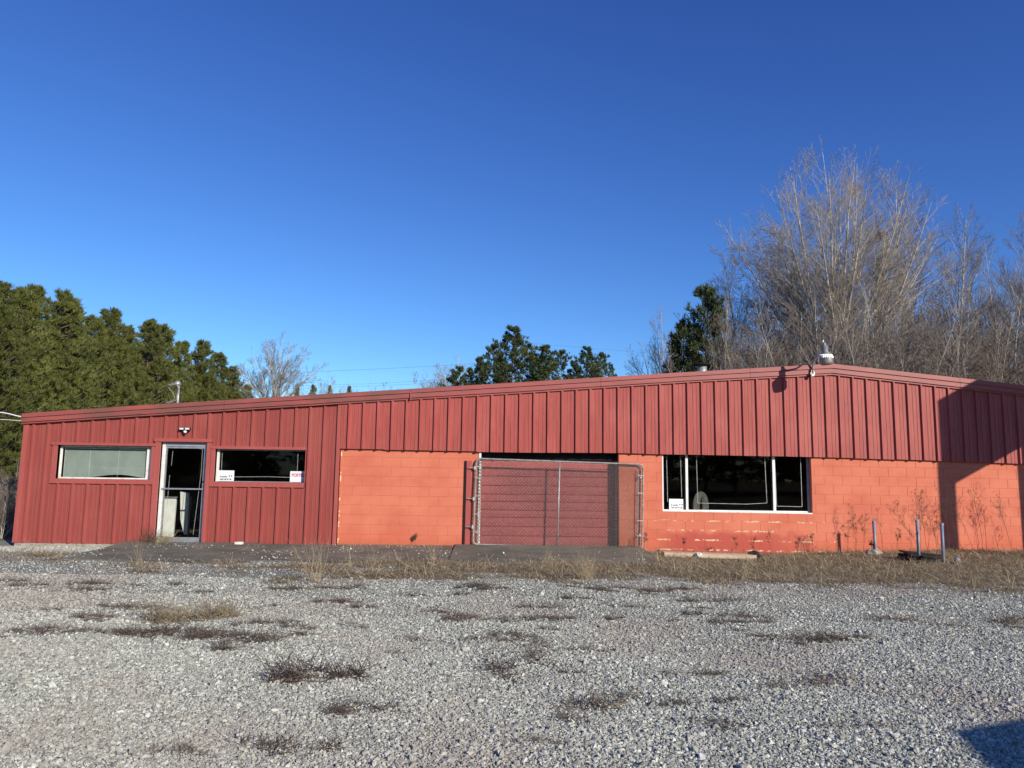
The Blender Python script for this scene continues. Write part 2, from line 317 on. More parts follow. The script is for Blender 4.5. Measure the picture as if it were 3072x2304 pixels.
def thatch(x, y):
    yf = np.interp(x, *YF)+.4*hnoise(x, y*.3, 1.3, 1.)+.2*hnoise(x, y, 4.2, 7.); yt = np.interp(x, *YT)+.10*hnoise(x, y, 5, 4.)
    d = sm(-.5, .4, y-yf)*sm(-.12, .18, yt-y)
    amt = np.interp(x, [-10, -7.7, -4, -2.5, -1, 2, 12], [.65, .30, .42, .7, .85, .95, 1])
    pat = hnoise(x*.6, y, 2.6, 9.)+.5*hnoise(x, y*1.4, 7.1, 2.)
    d = d*np.clip(amt*1.15+pat*np.interp(amt, [.4, .7, 1], [.9, .85, .75])-.1*(amt < .7), .0, 1)*sm(-.7, 1.5, (y-yf)+1.5*hnoise(x*.8, y, 2.3, 6.)+.6*hnoise(x, y, 7, 3.)+.5)
    return d
xs = np.linspace(-16.5, 17, 240); ys = np.linspace(-29, 1.2, 220)
sheet('gravel_lot', xs, ys, H, 'lot', thatch)
# concrete apron in three slabs, the last one the ramp up to the gate opening
def slab(name, poly, zt, zb=-.14):
    mb = MB(); n = len(poly); v = [(x, y, zt(x, y)) for x, y in poly]+[(x, y, zb) for x, y in poly]
    mb.add(v, [tuple(range(n)), tuple(range(2*n-1, n-1, -1))]+[(i, i+n, (i+1) % n+n, (i+1) % n) for i in range(n)])
    return tag(mb.build(name, 'concrete'), kind='structure')
slab('concrete_walk', [(-8.05, -.07), (-7.6, -2.95), (-6.5, -3.3), (-5.22, -3.38), (-5.22, -.07)], lambda x, y: .012+.03*(1+y/3.4))
slab('concrete_walk', [(-5.2, -.07), (-5.2, -3.38), (-3.2, -3.3), (-1.22, -2.9), (-1.22, -.01), (-3.64, -.01), (-3.64, -.07)], lambda x, y: .005+.02*(1+y/3.4))
slab('concrete_ramp', [(-1.19, -.01), (-1.19, -2.5), (-.8, -2.85), (1.6, -2.9), (2.45, -2.75), (2.72, -1.6), (2.70, -.01)], lambda x, y: .002+.055*(1+y/3.0))

# ------------------------------------------------------------------ the building
B = thing('commercial_building', (-10.3, 0, 0), 'long low red metal and coral block shop building with shallow gable', 'building')
WIN1 = (-9.594, -7.635, 1.318, 2.02); DOOR = (-7.452, -6.482, -.01, 2.12); WIN2 = (-6.306, -4.408, 1.298, 1.985)
GAR = (-.72, 2.285, 0, 2.12); WIN3 = (3.228, 6.484, .80, 2.12)
def wall_with_holes(mb, x0, x1, z0, top, holes, y0, y1):
    xsx = sorted(set([x0, x1, 7.04]+[h for a in holes for h in a[:2]])); xsx = [x for x in xsx if x0 <= x <= x1]
    for a, b in zip(xsx[:-1], xsx[1:]):
        hs = [h for h in holes if h[0] < (a+b)/2 < h[1]]
        if not hs: mb.quadbox([(a, z0), (b, z0), (b, top(b)), (a, top(a))], y0, y1)
        else:
            h = hs[0]
            if h[2] > z0+.02: mb.quadbox([(a, z0), (b, z0), (b, h[2]), (a, h[2])], y0, y1)
            mb.quadbox([(a, h[3]), (b, h[3]), (b, top(b)), (a, top(a))], y0, y1)
mb = MB(); wall_with_holes(mb, -10.30, -3.70, -.02, lambda x: fbot(x)+.05, [WIN1, DOOR, WIN2], -.022, .12)
metal_wall = mb.build('metal_wall', 'red_trim', B)
mb = MB(); mb.box(-10.31, -3.70, -.035, .14, -.16, -.021); mb.build('foundation', 'rock', B)
PITCH = .3042
def prof(x, ph):        # (sheet relief in metres proud of its plane) trapezoid major rib each foot and two minor ribs
    t = ((x-ph) % PITCH)
    pts = ([0, .009, .040, .068, .135, .139, .149, .155, .215, .219, .229, .235, PITCH], [0, RH[0], RH[0], 0, 0, .006, .006, 0, 0, .006, .006, 0, 0])
    return float(np.interp(t, *pts))
KEYS = [0, .009, .040, .068, .135, .139, .149, .155, .215, .219, .229, .235]
RH = [.040]
def panel(xa, xb, zb, zt, yp, ph, name, mat, parent, thick=.0015, bend=None):
    n0 = math.floor((xa-ph)/PITCH)-1; xk = sorted(set([xa, xb]+[ph+PITCH*(n0+i)+k for i in range(6) for k in KEYS]+([7.04] if zt is not None else [])))
    xk = [x for x in xk if xa-1e-6 <= x <= xb+1e-6]; mbp = MB(); nz = 1 if bend is None else 6
    rows = []
    for j in range(nz+1):
        for x in xk:
            z = zb(x)+(zt(x)-zb(x))*j/nz; y = yp-prof(x, ph)-(bend(x, z) if bend else 0); rows.append((x, y, z))
    n = len(xk); back = [(x, y+thick+.002, z) for x, y, z in rows]; L = len(rows); mbp.v = rows+back
    f = []
    for j in range(nz):
        for i in range(n-1):
            a = j*n+i; f.append((a, a+1, a+n+1, a+n)); f.append((a+L, a+n+L, a+n+1+L, a+1+L))
    for i in range(n-1): f.append((i, i+L, i+1+L, i+1))
    f.append((0, nz*n, nz*n+L, L)); e = n-1; f.append((e, e+L, nz*n+e+L, nz*n+e))
    mbp.f = f; mbp.m = [0]*len(f); return mbp.build(name, mat, parent)
# left metal-clad front: sheets three ribs wide, cut round the windows and the door
ph = -6.2-PITCH*20
edges = [-10.24]+[ph+PITCH*k for k in range(6, 30, 3) if -10.24 < ph+PITCH*k < -3.8]+[-3.765]
cuts = sorted(set(edges+[WIN1[0]-.12, WIN1[1]+.10, DOOR[0]-.13, DOOR[1]+.10, WIN2[0]-.09, WIN2[1]+.02]))
cuts = [cuts[0]]+[c for a, c in zip(cuts[:-1], cuts[1:]) if c-a > .04]
for a, b in zip(cuts[:-1], cuts[1:]):
    mid = (a+b)/2; top = lambda x: fbot(x)+.04; h = None
    for W_, zt_, zb_ in ((WIN1, 2.065, 1.205), (DOOR, 2.19, None), (WIN2, 2.045, 1.185)):
        e = .10 if W_ is WIN1 else .11
        if W_[0]-e < mid < W_[1]+(.10 if W_ is not WIN2 else .02): h = (zt_, zb_); break
    if h is None: panel(a, b, lambda x: -.012+.004*math.sin(x*3), top, -.024, ph, 'wall_panel', 'red_wall', metal_wall)
    else:
        jag = .012*random.random(); panel(a, b, lambda x: h[0]-jag, top, -.024, ph, 'wall_panel', 'red_wall', metal_wall)
        if h[1]: panel(a, b, lambda x: -.012+.004*math.sin(x*3), lambda x: h[1]+.01, -.024, ph, 'wall_panel', 'red_wall', metal_wall)
# trims
def part(name, mat, boxes, parent=B, **k):
    m_ = MB()
    for b in boxes: m_.box(*b)
    return m_.build(name, mat, parent, **k)
m_ = MB(); m_.quadbox([(-10.345, -.01), (-10.235, -.01), (-10.215, 2.50), (-10.325, 2.49)], -.062, -.026); m_.quadbox([(-10.345, -.01), (-10.33, -.01), (-10.31, 2.49), (-10.325, 2.49)], -.026, .2)
m_.build('corner_trim', 'red_trim', B)
part('corner_trim', 'red_trim', [(-3.765, -3.69, -.066, -.0265, -.012, 3.02)])
def ring(name, W_, l, r, tp, bt, y0, dep, parent=B):
    """flat red casing round an opening plus its returns into the wall"""
    x0, x1, z0, z1 = W_; q = MB()
    q.box(x0-l, x0, y0, -.023, z0-(bt if bt else 0), z1); q.box(x1, x1+r, y0, -.023, z0-(bt if bt else 0), z1)
    q.box(x0-l-.02, x1+r+.02, y0-.018, -.023, z1, z1+tp)
    if bt: q.box(x0+.0005, x1-.0005, y0-.006, -.023, z0-bt, z0)
    q.box(x0-.004, x0, -.022, dep, z0, z1); q.box(x1, x1+.004, -.022, dep, z0, z1); q.box(x0, x1, -.022, dep, z1, z1+.004)
    if bt: q.box(x0, x1, -.022, dep, z0-.004, z0)
    return q.build(name, 'red_trim', parent)
ring('window_casing', WIN1, .10, .075, .05, .10, -.060, .10)
ring('door_casing', DOOR, .115, .085, .07, 0, -.062, .10)
ring('window_casing', WIN2, .085, .0, .06, .105, -.060, .10)
part('window_casing', 'red_trim', [(WIN2[1], WIN2[1]+.006, -.060, -.023, WIN2[2], WIN2[3])])
# fascia: three stepped bands in lengths butted at the seams
fas = MB(); segs = [-10.43, -6.2, -2.22, 1.9, 5.2, 7.04, 9.9, 13.8]
fas_root = None
for i, (a, b) in enumerate(zip(segs[:-1], segs[1:])):
    q = MB(); g = .003
    xk = [a+g]+[x for x in FT[:, 0] if a+.05 < x < b-.05]+[b-(g if b != 7.04 else 0)]
    if a == 7.04: xk[0] = a
    for u, v_ in zip(xk[:-1], xk[1:]):
        def band(f0, f1, y0, y1):
            T = lambda x, f: ftop(x)+(fbot(x)-ftop(x))*f
            cs = [PX(u, T(u, f1), y0), PX(v_, T(v_, f1), y0), PX(v_, T(v_, f0), y0), PX(u, T(u, f0), y0)]
            q.quadbox(cs, y0, y1)
        band(.0, .38, -.165, .02); band(.385, .82, -.140, .02); band(.825, 1.0, -.110, .02)
    o = q.build('fascia' if fas_root is None else 'fascia_board', 'fascia', B if fas_root is None else fas_root)
    if fas_root is None: fas_root = o
q = MB(); q.quadbox([PX(-2.24, fbot(-2.24)-.005, -.175), PX(-2.205, fbot(-2.2)-.005, -.175), PX(-2.205, ftop(-2.2)+.003, -.175), PX(-2.24, ftop(-2.24)+.003, -.175)], -.172, -.166)
q.build('seam_strip', 'fascia', fas_root)
# overhanging upper cladding
back = MB(); wall_with_holes(back, -3.68, 13.75, 2.12, lambda x: fbot(x)+.05, [], -.045, .19)
mans = back.build('upper_wall', 'dark', B)
MBOT = ([-3.69, -2.74, -2.73, -.80, -.79, .1, 2.233, 4.791, 7.285, 8.835, 11.14, 13.8], [2.036, 2.036, 2.022, 2.022, 2.002, 2.002, 2.020, 2.012, 1.995, 1.968, 1.922, 1.88])
RH[0] = .043; ph2 = -3.54; xm = [-3.685]+[ph2+PITCH*k for k in range(3, 58, 3) if ph2+PITCH*k < 13.6]+[13.7]
for i, (a, b) in enumerate(zip(xm[:-1], xm[1:])):
    dz = random.uniform(-.006, .006); yj = random.uniform(0, .006)
    bend = None
    if a < .9 < b: bend = lambda x, z: -.02*math.exp(-((x-1.0)/.12)**2-((z-2.12)/.1)**2)+.012*math.exp(-((x-.7)/.07)**2-((z-2.2)/.08)**2)
    if i == 0: bend = lambda x, z: .012*math.exp(-((x+3.45)/.04)**2-((z-2.25)/.09)**2)
    panel(a, b, lambda x: PX(x, float(np.interp(x, *MBOT)), -.09)[1]+dz, lambda x: fbot(x)+.03, -.060-yj, ph2, 'cladding_panel', 'red_mans', mans, bend=bend)
# coral block wall: every block its own piece in a recessed joint
mw = MB(); wall_with_holes(mw, -3.68, 13.7, -.22, lambda x: 2.12, [GAR, WIN3], .0045, .182)
bw = mw.build('block_wall', 'mortar', B)
def block_mesh(w_, h_, seed, d=.186):
    r = random.Random(seed); q = MB(); b = .0035; g = .0012
    j = lambda s=.0012: r.uniform(-s, s)
    x0, x1, z0, z1 = g, w_-g, g, h_-g
    o_ = [(x0, .006, z0), (x1, .006, z0), (x1, .006, z1), (x0, .006, z1)]
    i_ = [(x0+b+j(), j(.0006), z0+b+j()), (x1-b+j(), j(.0008), z0+b+j()), (x1-b+j(), j(.0008), z1-b+j()), (x0+b+j(), j(.0008), z1-b+j())]
    k_ = [(x, d, z) for x, y, z in o_]
    q.add(i_+o_+k_, [(0, 1, 2, 3), (0, 4, 5, 1), (1, 5, 6, 2), (2, 6, 7, 3), (3, 7, 4, 0), (4, 8, 9, 5), (5, 9, 10, 6), (6, 10, 11, 7), (7, 11, 8, 4), (11, 10, 9, 8)])
    return q
BLK = []
for s_ in range(5):
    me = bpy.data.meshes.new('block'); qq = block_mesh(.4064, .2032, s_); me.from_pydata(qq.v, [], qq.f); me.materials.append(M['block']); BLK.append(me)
def put_block(x, z, me):
    o = bpy.data.objects.new('block', me); COL.objects.link(o); o.parent = bw
    o.location = (x+10.3, random.uniform(-.0012, .0012), z)
for n in range(-1, 10):
    off = .2032 if n % 2 else 0; k0 = -4.010+off
    for k in range(-1, 46):
        x0 = k0+k*.4064; x1 = x0+.4064; z0 = zoff((x0+x1)/2)+n*.2032
        pcs = [(max(x0, -3.675), min(x1, 13.69))]
        if z0 > -.1:
            out = []
            for a, b in pcs:
                for (h0, h1, hz0, _) in ((GAR[0], GAR[1], -.1, 0), (WIN3[0], WIN3[1], .74, 0)):
                    pass
                for c, d in ((a, b),):
                    rem = [(c, d)]
                    for (h0, h1, hz0) in ((GAR[0], GAR[1], -.1), (WIN3[0], WIN3[1], .74)):
                        if z0 > hz0:
                            nr = []
                            for e, f in rem:
                                if f <= h0 or e >= h1: nr.append((e, f))
                                else:
                                    if e < h0: nr.append((e, h0))
                                    if f > h1: nr.append((h1, f))
                            rem = nr
                    out += rem
            pcs = out
        elif -.1 >= z0:
            pass
        for a, b in pcs:
            if b-a < .012: continue
            if abs(b-a-.4064) < .001: put_block(a, z0, random.choice(BLK))
            else:
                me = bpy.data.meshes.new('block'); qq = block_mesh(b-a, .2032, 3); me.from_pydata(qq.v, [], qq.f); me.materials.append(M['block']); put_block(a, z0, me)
# old paint flakes along the sill of the big window
m_ = MB(); m_.quadbox([(WIN3[0], .795), (WIN3[1]+.0, .775), (WIN3[1]+.0, .800), (WIN3[0], .818)], -.004, .10); m_.build('window_sill', 'worn_white', B)
# shell: end walls, back, roof, floors, inside
part('side_wall', 'red_wall', [(-10.30, -10.22, .125, 14, -.2, 2.5), (13.62, 13.7, .19, 14, -.2, 3.2)])
m_ = MB(); m_.quadbox([(-10.3, -.2), (13.7, -.2), (13.7, 3.3), (7.04, 3.85), (-10.3, 2.5)], 14.0, 14.1); m_.build('rear_wall', 'red_wall', B)
m_ = MB()
for a, b in ((-10.43, 7.04), (7.04, 13.8)):
    m_.add([(a, -.02, ftop(a)-.05), (b, -.02, ftop(b)-.05), (b, 14.2, ftop(b)-.05), (a, 14.2, ftop(a)-.05), (a, -.02, ftop(a)-.10), (b, -.02, ftop(b)-.10), (b, 14.2, ftop(b)-.10), (a, 14.2, ftop(a)-.10)],
           [(0, 1, 2, 3), (7, 6, 5, 4), (0, 4, 5, 1), (2, 6, 7, 3), (1, 5, 6, 2), (3, 7, 4, 0)])
m_.build('roof', 'roof', B)
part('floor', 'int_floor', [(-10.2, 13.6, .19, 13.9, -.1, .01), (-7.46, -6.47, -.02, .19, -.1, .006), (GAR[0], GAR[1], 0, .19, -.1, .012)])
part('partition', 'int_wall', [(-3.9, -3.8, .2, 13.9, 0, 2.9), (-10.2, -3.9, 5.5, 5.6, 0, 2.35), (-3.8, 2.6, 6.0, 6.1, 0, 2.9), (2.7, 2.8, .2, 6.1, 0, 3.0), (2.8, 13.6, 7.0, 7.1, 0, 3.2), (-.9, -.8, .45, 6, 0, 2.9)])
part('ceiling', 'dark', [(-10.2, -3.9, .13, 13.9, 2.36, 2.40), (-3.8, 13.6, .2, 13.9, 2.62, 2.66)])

# window 1 with sagging blind
def frame_boxes(x0, x1, z0, z1, y0, y1, wl, wt=None, wb=None, wr=None):
    wt = wl if wt is None else wt; wb = wl if wb is None else wb; wr = wl if wr is None else wr
    return [(x0, x0+wl, y0, y1, z0, z1), (x1-wr, x1, y0, y1, z0, z1), (x0+wl, x1-wr, y0, y1, z1-wt, z1), (x0+wl, x1-wr, y0, y1, z0, z0+wb)]
x0, x1, z0, z1 = WIN1; x0 += .005; x1 -= .005; z0 += .001; z1 -= .005
w1 = part('window', 'worn_white', frame_boxes(x0, x1-.09, z0, z1, .055, .10, .035, .03, .03, .045)+[(x1-.09, x1, .07, .10, z0, z1)])
part('pane', 'glass', [(x0+.03, x1-.13, .085, .089, z0+.02, z1-.02)], w1)
m_ = MB(); nsl = 30; zt = z1-.06
for i in range(nsl):
    f = i/(nsl-1); zb_ = zt-.012-i*.0205; pts = []
    for u in np.linspace(0, 1, 15):
        sag = max(0, f-.62)/.38; lift = sag*(.085*math.exp(-((u-.66)/.30)**2)-.012)+(.015*(1-u) if i == 0 else 0)
        pts.append((x0+.06+u*(x1-x0-.20), zb_+lift))
    for (xa, za), (xb, zb2) in zip(pts[:-1], pts[1:]):
        m_.add([(xa, .118, za-.007), (xb, .118, zb2-.007), (xb, .134, zb2+.007), (xa, .134, za+.007)], [(0, 1, 2, 3)])
m_.box(x0+.05, x1-.14, .112, .14, zt-.006, zt+.02)
m_.build('blind', 'blind', w1)
for xx in (x0+.075, x0+.60, x0+1.2, x1-.17): part('blind_cord', 'white', [(xx, xx+.004, .112, .115, z0+.05, zt)], w1)
# door: aluminium storefront door
x0, x1, z0, z1 = DOOR; x0 += .005; x1 -= .005; z0 += .011; z1 -= .005
df = part('door_frame', 'white', [(x0, x0+.065, .03, .115, z0, z1)])
part('door_frame', 'alu_dull', [(x1-.055, x1, .03, .115, z0, z1), (x0+.065, x1-.055, .03, .115, z1-.085, z1)])  # right jamb's grey puts its shade into the colour
dx0, dx1, dz0, dz1 = x0+.067, x1-.057, z0+.012, z1-.088
dr = part('door', 'alu', [(dx0, dx0+.028, .045, .085, dz0, dz1), (dx1-.028, dx1, .045, .085, dz0, dz1), (dx0+.028, dx1-.028, .045, .085, dz1-.04, dz1), (dx0+.028, dx1-.028, .045, .085, dz0, dz0+.115)])
part('pane', 'glass', [(dx0+.024, dx1-.024, .063, .067, dz0+.11, dz1-.035)], dr)
part('push_bar', 'alu', [(dx0-.02, dx1+.02, .008, .022, 1.120, 1.150), (dx0+.01, dx0+.03, .022, .045, 1.122, 1.148), (dx1-.03, dx1-.01, .022, .045, 1.122, 1.148)], dr)
part('lock', 'black', [(dx1-.024, dx1-.006, .036, .045, 1.27, 1.30)], dr)
def tapes(name, polys, y, parent, wd=.0042):
    q = MB()
    for pl in polys:
        for (xa, za), (xb, zb2) in zip(pl[:-1], pl[1:]):
            d = Vector((xb-xa, zb2-za)).normalized()*wd; nx, nz = -d.y, d.x
            q.quadbox([(xa-nx, za-nz), (xb-nx, zb2-nz), (xb+nx, zb2+nz), (xa+nx, za+nz)], y-.0006, y)
    return q.build(name, 'tape', parent)
tapes('alarm_tape', [[(-6.68, 2.0-.02), (-6.62, 1.98), (-6.615, 1.5), (-6.66, .8), (-6.70, .18)], [(-7.24, 1.93), (-7.25, 1.62)], [(-7.27, 1.42), (-7.285, .72)]], .0624, dr)
part('threshold', 'alu_dull', [(x0, x1, .0, .12, -.0045, .010)])
# window 2
x0, x1, z0, z1 = WIN2; x0 += .005; x1 -= .005; z0 += .001; z1 -= .005
w2 = part('window', 'white', [(x0, x0+.045, .05, .10, z0, z1)])
part('frame', 'alu_dull', [(x1-.02, x1, .05, .10, z0, z1), (x0+.045, x1-.02, .05, .10, z1-.02, z1), (x0+.045, x1-.02, .07, .10, z0, z0+.012)], w2)
part('pane', 'glass', [(x0+.04, x1-.015, .085, .089, z0+.01, z1-.015)], w2)
tapes('alarm_tape', [[(-6.205, 1.90), (-6.200, 1.395), (-5.80, 1.402), (-5.2, 1.414), (-4.60, 1.402), (-4.60, 1.91)]], .0844, w2)
# window 3 : three lights
x0, x1, z0, z1 = WIN3; z0 = .80; Yw = .125
w3 = part('window', 'white', [(x0+.002, x0+.030, .02, .17, z0+.02, z1), (x0+.03, x1-.05, Yw-.03, .17, z0+.003, z0+.030), (3.757, 3.808, Yw-.045, .17, z0+.03, z1), (5.665, 5.722, Yw-.045, .17, z0+.03, z1)])
part('frame', 'alu_dull', [(x1-.04, x1-.004, Yw-.02, .17, z0+.003, z1), (x0+.03, x1-.04, Yw-.02, .17, z1-.02, z1)], w3)
part('mullion_shade', 'black', [(3.735, 3.756, Yw-.02, .17, z0+.03, z1), (5.643, 5.664, Yw-.02, .17, z0+.03, z1)], w3)  # black strips paint the shaded left sides of the mullions
for a, b in ((x0+.03, 3.735), (3.81, 5.642), (5.723, x1-.04)): part('pane', 'glass', [(a, b, .150, .154, z0+.025, z1-.02)], w3)
tapes('alarm_tape', [[(3.362, 1.98), (3.375, .99)], [(3.668, 2.0), (3.684, 1.10)], [(4.02, 1.99), (4.032, .975), (5.1, .965), (5.55, .995), (5.527, 1.99)], [(5.745, 1.99), (5.762, .93), (6.322, .925), (6.322, 1.99)]], .1494, w3)
# roll-up door behind the gate
gd = part('garage_door', 'door_red', [(-.78, 2.34, .30, .33, .012, 2.3)])
zz = .013; 
for i, hh in enumerate([.200, .20, .19, .158, .183, .157, .186, .20, .18, .22, .22, .22]):
    q = MB(); a0, b0 = zz+.004, zz+hh-.004
    q.add([(-.76, .276, a0+.010), (2.32, .276, a0+.010), (2.32, .270, (a0+b0)/2), (-.76, .270, (a0+b0)/2), (2.32, .276, b0-.004), (-.76, .276, b0-.004), (-.76, .298, a0), (2.32, .298, a0), (2.32, .298, b0), (-.76, .298, b0)],
          [(0, 1, 2, 3), (3, 2, 4, 5), (6, 7, 1, 0), (5, 4, 8, 9), (6, 0, 3, 5, 9), (1, 7, 8, 4, 2)])
    q.build('door_panel', 'door_red', gd); zz += hh
part('door_track', 'galv', [(-.712, -.690, .20, .268, .012, 1.86), (2.255, 2.277, .20, .268, .012, 1.86)], gd)
part('jamb', 'worn_white', [(GAR[0]-.004, GAR[0]+.042, -.014, .19, .012, 2.115)])
part('door_head_shade', 'black', [(GAR[0]+.045, GAR[1], .192, .268, 1.868, 2.118)])  # black board stands in for the overhang's shade on the door top

# ------------------------------------------------------------------ things on and by the building
def text_mesh(body, size, mat, x, z, y, parent, name='lettering', bold=.0, sx=1.0):
    cu = bpy.data.curves.new('t', 'FONT'); cu.body = body; cu.size = size; cu.offset = bold; cu.extrude = .0004
    o = bpy.data.objects.new('t', cu); COL.objects.link(o); dg = bpy.context.evaluated_depsgraph_get(); me = bpy.data.meshes.new_from_object(o.evaluated_get(dg))
    v = np.empty(len(me.vertices)*3); me.vertices.foreach_get('co', v); v = v.reshape(-1, 3); og = np.array(parent['_o'])
    nv = np.stack([x+v[:, 0]*sx, y-v[:, 2], z+v[:, 1]], 1)-og; me.vertices.foreach_set('co', nv.ravel()); me.materials.clear(); me.materials.append(M[mat]); me.name = name
    bpy.data.objects.remove(o); bpy.data.curves.remove(cu)
    r = bpy.data.objects.new(name, me); COL.objects.link(r); r.parent = parent; return r
def camera_icon(q, x, z, s, y):
    q.quadbox([(x, z+.1*s), (x+.5*s, z+.3*s), (x+.62*s, z+.62*s), (x+.12*s, z+.95*s), (x+.0*s, z+.75*s), (x+.28*s, z+.45*s)], y-.0004, y)
def security_sign(x, z, y, wdt, hgt, lab):
    s = thing('window_sign', (x, y, z), lab, 'sign', 'security camera notices in the windows')
    part('card', 'card', [(x, x+wdt, y, y+.003, z, z+hgt)], s)
    text_mesh('Security', hgt*.235, 'ink_blue', x+wdt*.10, z+hgt*.34, y-.001, s, bold=.0022, sx=.92)
    text_mesh('Cameras In Use', hgt*.235, 'ink_blue', x+wdt*.10, z+hgt*.10, y-.001, s, bold=.0024, sx=.78)
    q = MB(); camera_icon(q, x+wdt*.66, z+hgt*.33, hgt*.24, y-.0008); camera_icon(q, x+wdt*.80, z+hgt*.33, hgt*.24, y-.0008); q.build('camera_symbol', 'ink', s)
security_sign(-6.262, 1.312, .078, .335, .222, 'white security camera notice in the lower left corner of the window right of the door')
security_sign(3.405, .832, .142, .325, .225, 'white security camera notice in the narrow left light of the big window')
s = thing('window_sign', (-4.745, .078, 1.312), 'white POSTED notice with red letters, low right in the window beside the door', 'sign')
part('card', 'card', [(-4.745, -4.425, .078, .081, 1.312, 1.537)], s); text_mesh('POSTED', .088, 'ink_red', -4.712, 1.425, .077, s, bold=.004, sx=.88)
text_mesh('NO TRESPASSING', .026, 'ink_red', -4.69, 1.385, .077, s, sx=.9) if False else None
# chain link gate
GA = math.atan(-.0205); g0 = Vector((-.82, -.075, .06))
gate = thing('chain_link_gate', g0, 'sagging galvanised chain link gate hung across the red roll door', 'gate')
gate.rotation_euler = (0, -GA, 0)
GW, GHt, GR = 3.585, 1.80, .10
def loc_(x, y, z): return (g0.x+x, g0.y+y, g0.z+z)
def rrect(x0, x1, z0, z1, r, y):
    pts = []
    for cx, cz, a0 in ((x1-r, z1-r, 0), (x0+r, z1-r, 90), (x0+r, z0+r, 180), (x1-r, z0+r, 270)):
        for k in range(6): t = math.radians(a0+18*k); pts.append(loc_(cx+r*math.cos(t), y, cz+r*math.sin(t)))
    return pts+[pts[0]]
q = MB(); q.tube(rrect(0, GW, 0, GHt, GR, 0), .0200, 8, cap=False); q.build('frame', 'dull_galv', gate, smooth=True)
q = MB(); q.tube([loc_(1.785, 0, .0), loc_(1.785, 0, GHt)], .017, 8); q.build('brace', 'galv', gate, smooth=True)
for xx, za, zb_ in ((.11, .05, GHt-.05), (GW-.10, .08, GHt-.08)):
    q = MB(); q.tube([loc_(xx, -.004, za), loc_(xx, -.004, zb_)], .0085, 6); q.build('tension_bar', 'galv', gate)
for zz_ in (.25, .62, 1.0, 1.38, 1.62):
    part('tie_band', 'galv', [(g0.x-.005, g0.x+.125, g0.y-.027, g0.y-.020, g0.z+zz_, g0.z+zz_+.022)], gate)
for zz_ in (.28, .60, 1.18, 1.55): part('tie_band', 'galv', [(g0.x+GW-.115, g0.x+GW+.01, g0.y-.027, g0.y-.020, g0.z+zz_, g0.z+zz_+.018)], gate)
for zz_ in (.30, 1.50): part('latch', 'galv', [(g0.x+GW-.075, g0.x+GW-.035, g0.y-.036, g0.y-.0275, g0.z+zz_, g0.z+zz_+.035)], gate)
for zz_ in (.36, .95, 1.60):
    q = MB(); q.tube([loc_(-.16, -.01, zz_), loc_(-.02, -.01, zz_)], .011, 6); q.tube([loc_(-.028, -.012, zz_-.03), loc_(-.028, -.012, zz_+.035)], .026, 8); q.build('hinge', 'galv', gate)
q = MB(); X0, X1, Z0, Z1 = .02, GW-.02, .02, GHt-.01; step = .0722
def clip(c, sgn):
    p = []
    for x in (X0, X1):
        z = c+sgn*x
        if Z0 <= z <= Z1: p.append((x, z))
    for z in (Z0, Z1):
        x = (z-c)*sgn
        if X0 < x < X1: p.append((x, z))
    return p[:2] if len(p) >= 2 else None
for sgn in (1, -1):
    c = -GW if sgn > 0 else 0
    while c < GHt+GW:
        cc = clip(c, sgn); c += step
        if cc and abs(cc[0][0]-cc[1][0]) > .02: q.tube([loc_(cc[0][0], .0022*sgn, cc[0][1]), loc_(cc[1][0], .0022*sgn, cc[1][1])], .0046, 4)
xk = X0
while xk < X1-.03:
    for za, s in ((Z1, 1), (Z0, -1)): q.tube([loc_(xk, 0, za), loc_(xk+.012, 0, za+.022*s), loc_(xk+.024, 0, za)], .0022, 3)
    xk += step
tag(q.build('wire_mesh', 'galv_wire', gate), kind='stuff')
# red painted board the gate hinges on
bp = thing('gate_post', (-1.0, 0, .04), 'tall red painted board fixed to the block wall, carrying the gate hinges', 'post')
q = MB(); q.quadbox([(-.995, .045), (-.885, .045), (-.878, 1.815), (-.985, 1.815)], -.032, -.002); q.build('board', 'red_trim', bp)
q = MB(); q.quadbox([(-1.022, .04), (-1.006, .04), (-.996, 1.80), (-1.010, 1.82)], -.052, -.002); q.build('shadow_strip', 'black', bp)  # black strip in place of the shadow left of the board
# flood light over the door
fx, fz = -6.945, 2.372
fl = thing('flood_light', (fx, -.06, fz), 'small twin head security flood light over the glass door', 'light')
part('base', 'black', [(fx-.035, fx+.035, -.085, -.025, fz-.035, fz+.03)], fl)
for s_, dy in ((-1, 0), (1, -.015)):
    q = MB(); xa, xb = (fx-.105, fx-.012) if s_ < 0 else (fx+.012, fx+.115)
    q.box(xa, xb, -.15+dy, -.088, fz-.002, fz+.046); h_ = q.build('lamp_head', 'black', fl)
    part('lens', 'white', [(xa+.006, xb-.006, -.153+dy, -.151+dy, fz+.004, fz+.040)], h_)
q = MB(); q.lathe([(.0, -.03), (.022, -.028), (.034, -.01), (.034, .02), (.02, .03), (0, .032)], (fx+.005, -.115, fz-.04), k=12); q.build('sensor', 'white', fl, smooth=True)
q = MB(); q.quadbox([(fx-.06, fz-.02), (fx-.0, fz-.10), (fx+.07, fz-.02)], -.105, -.085); q.build('bracket', 'black', fl)
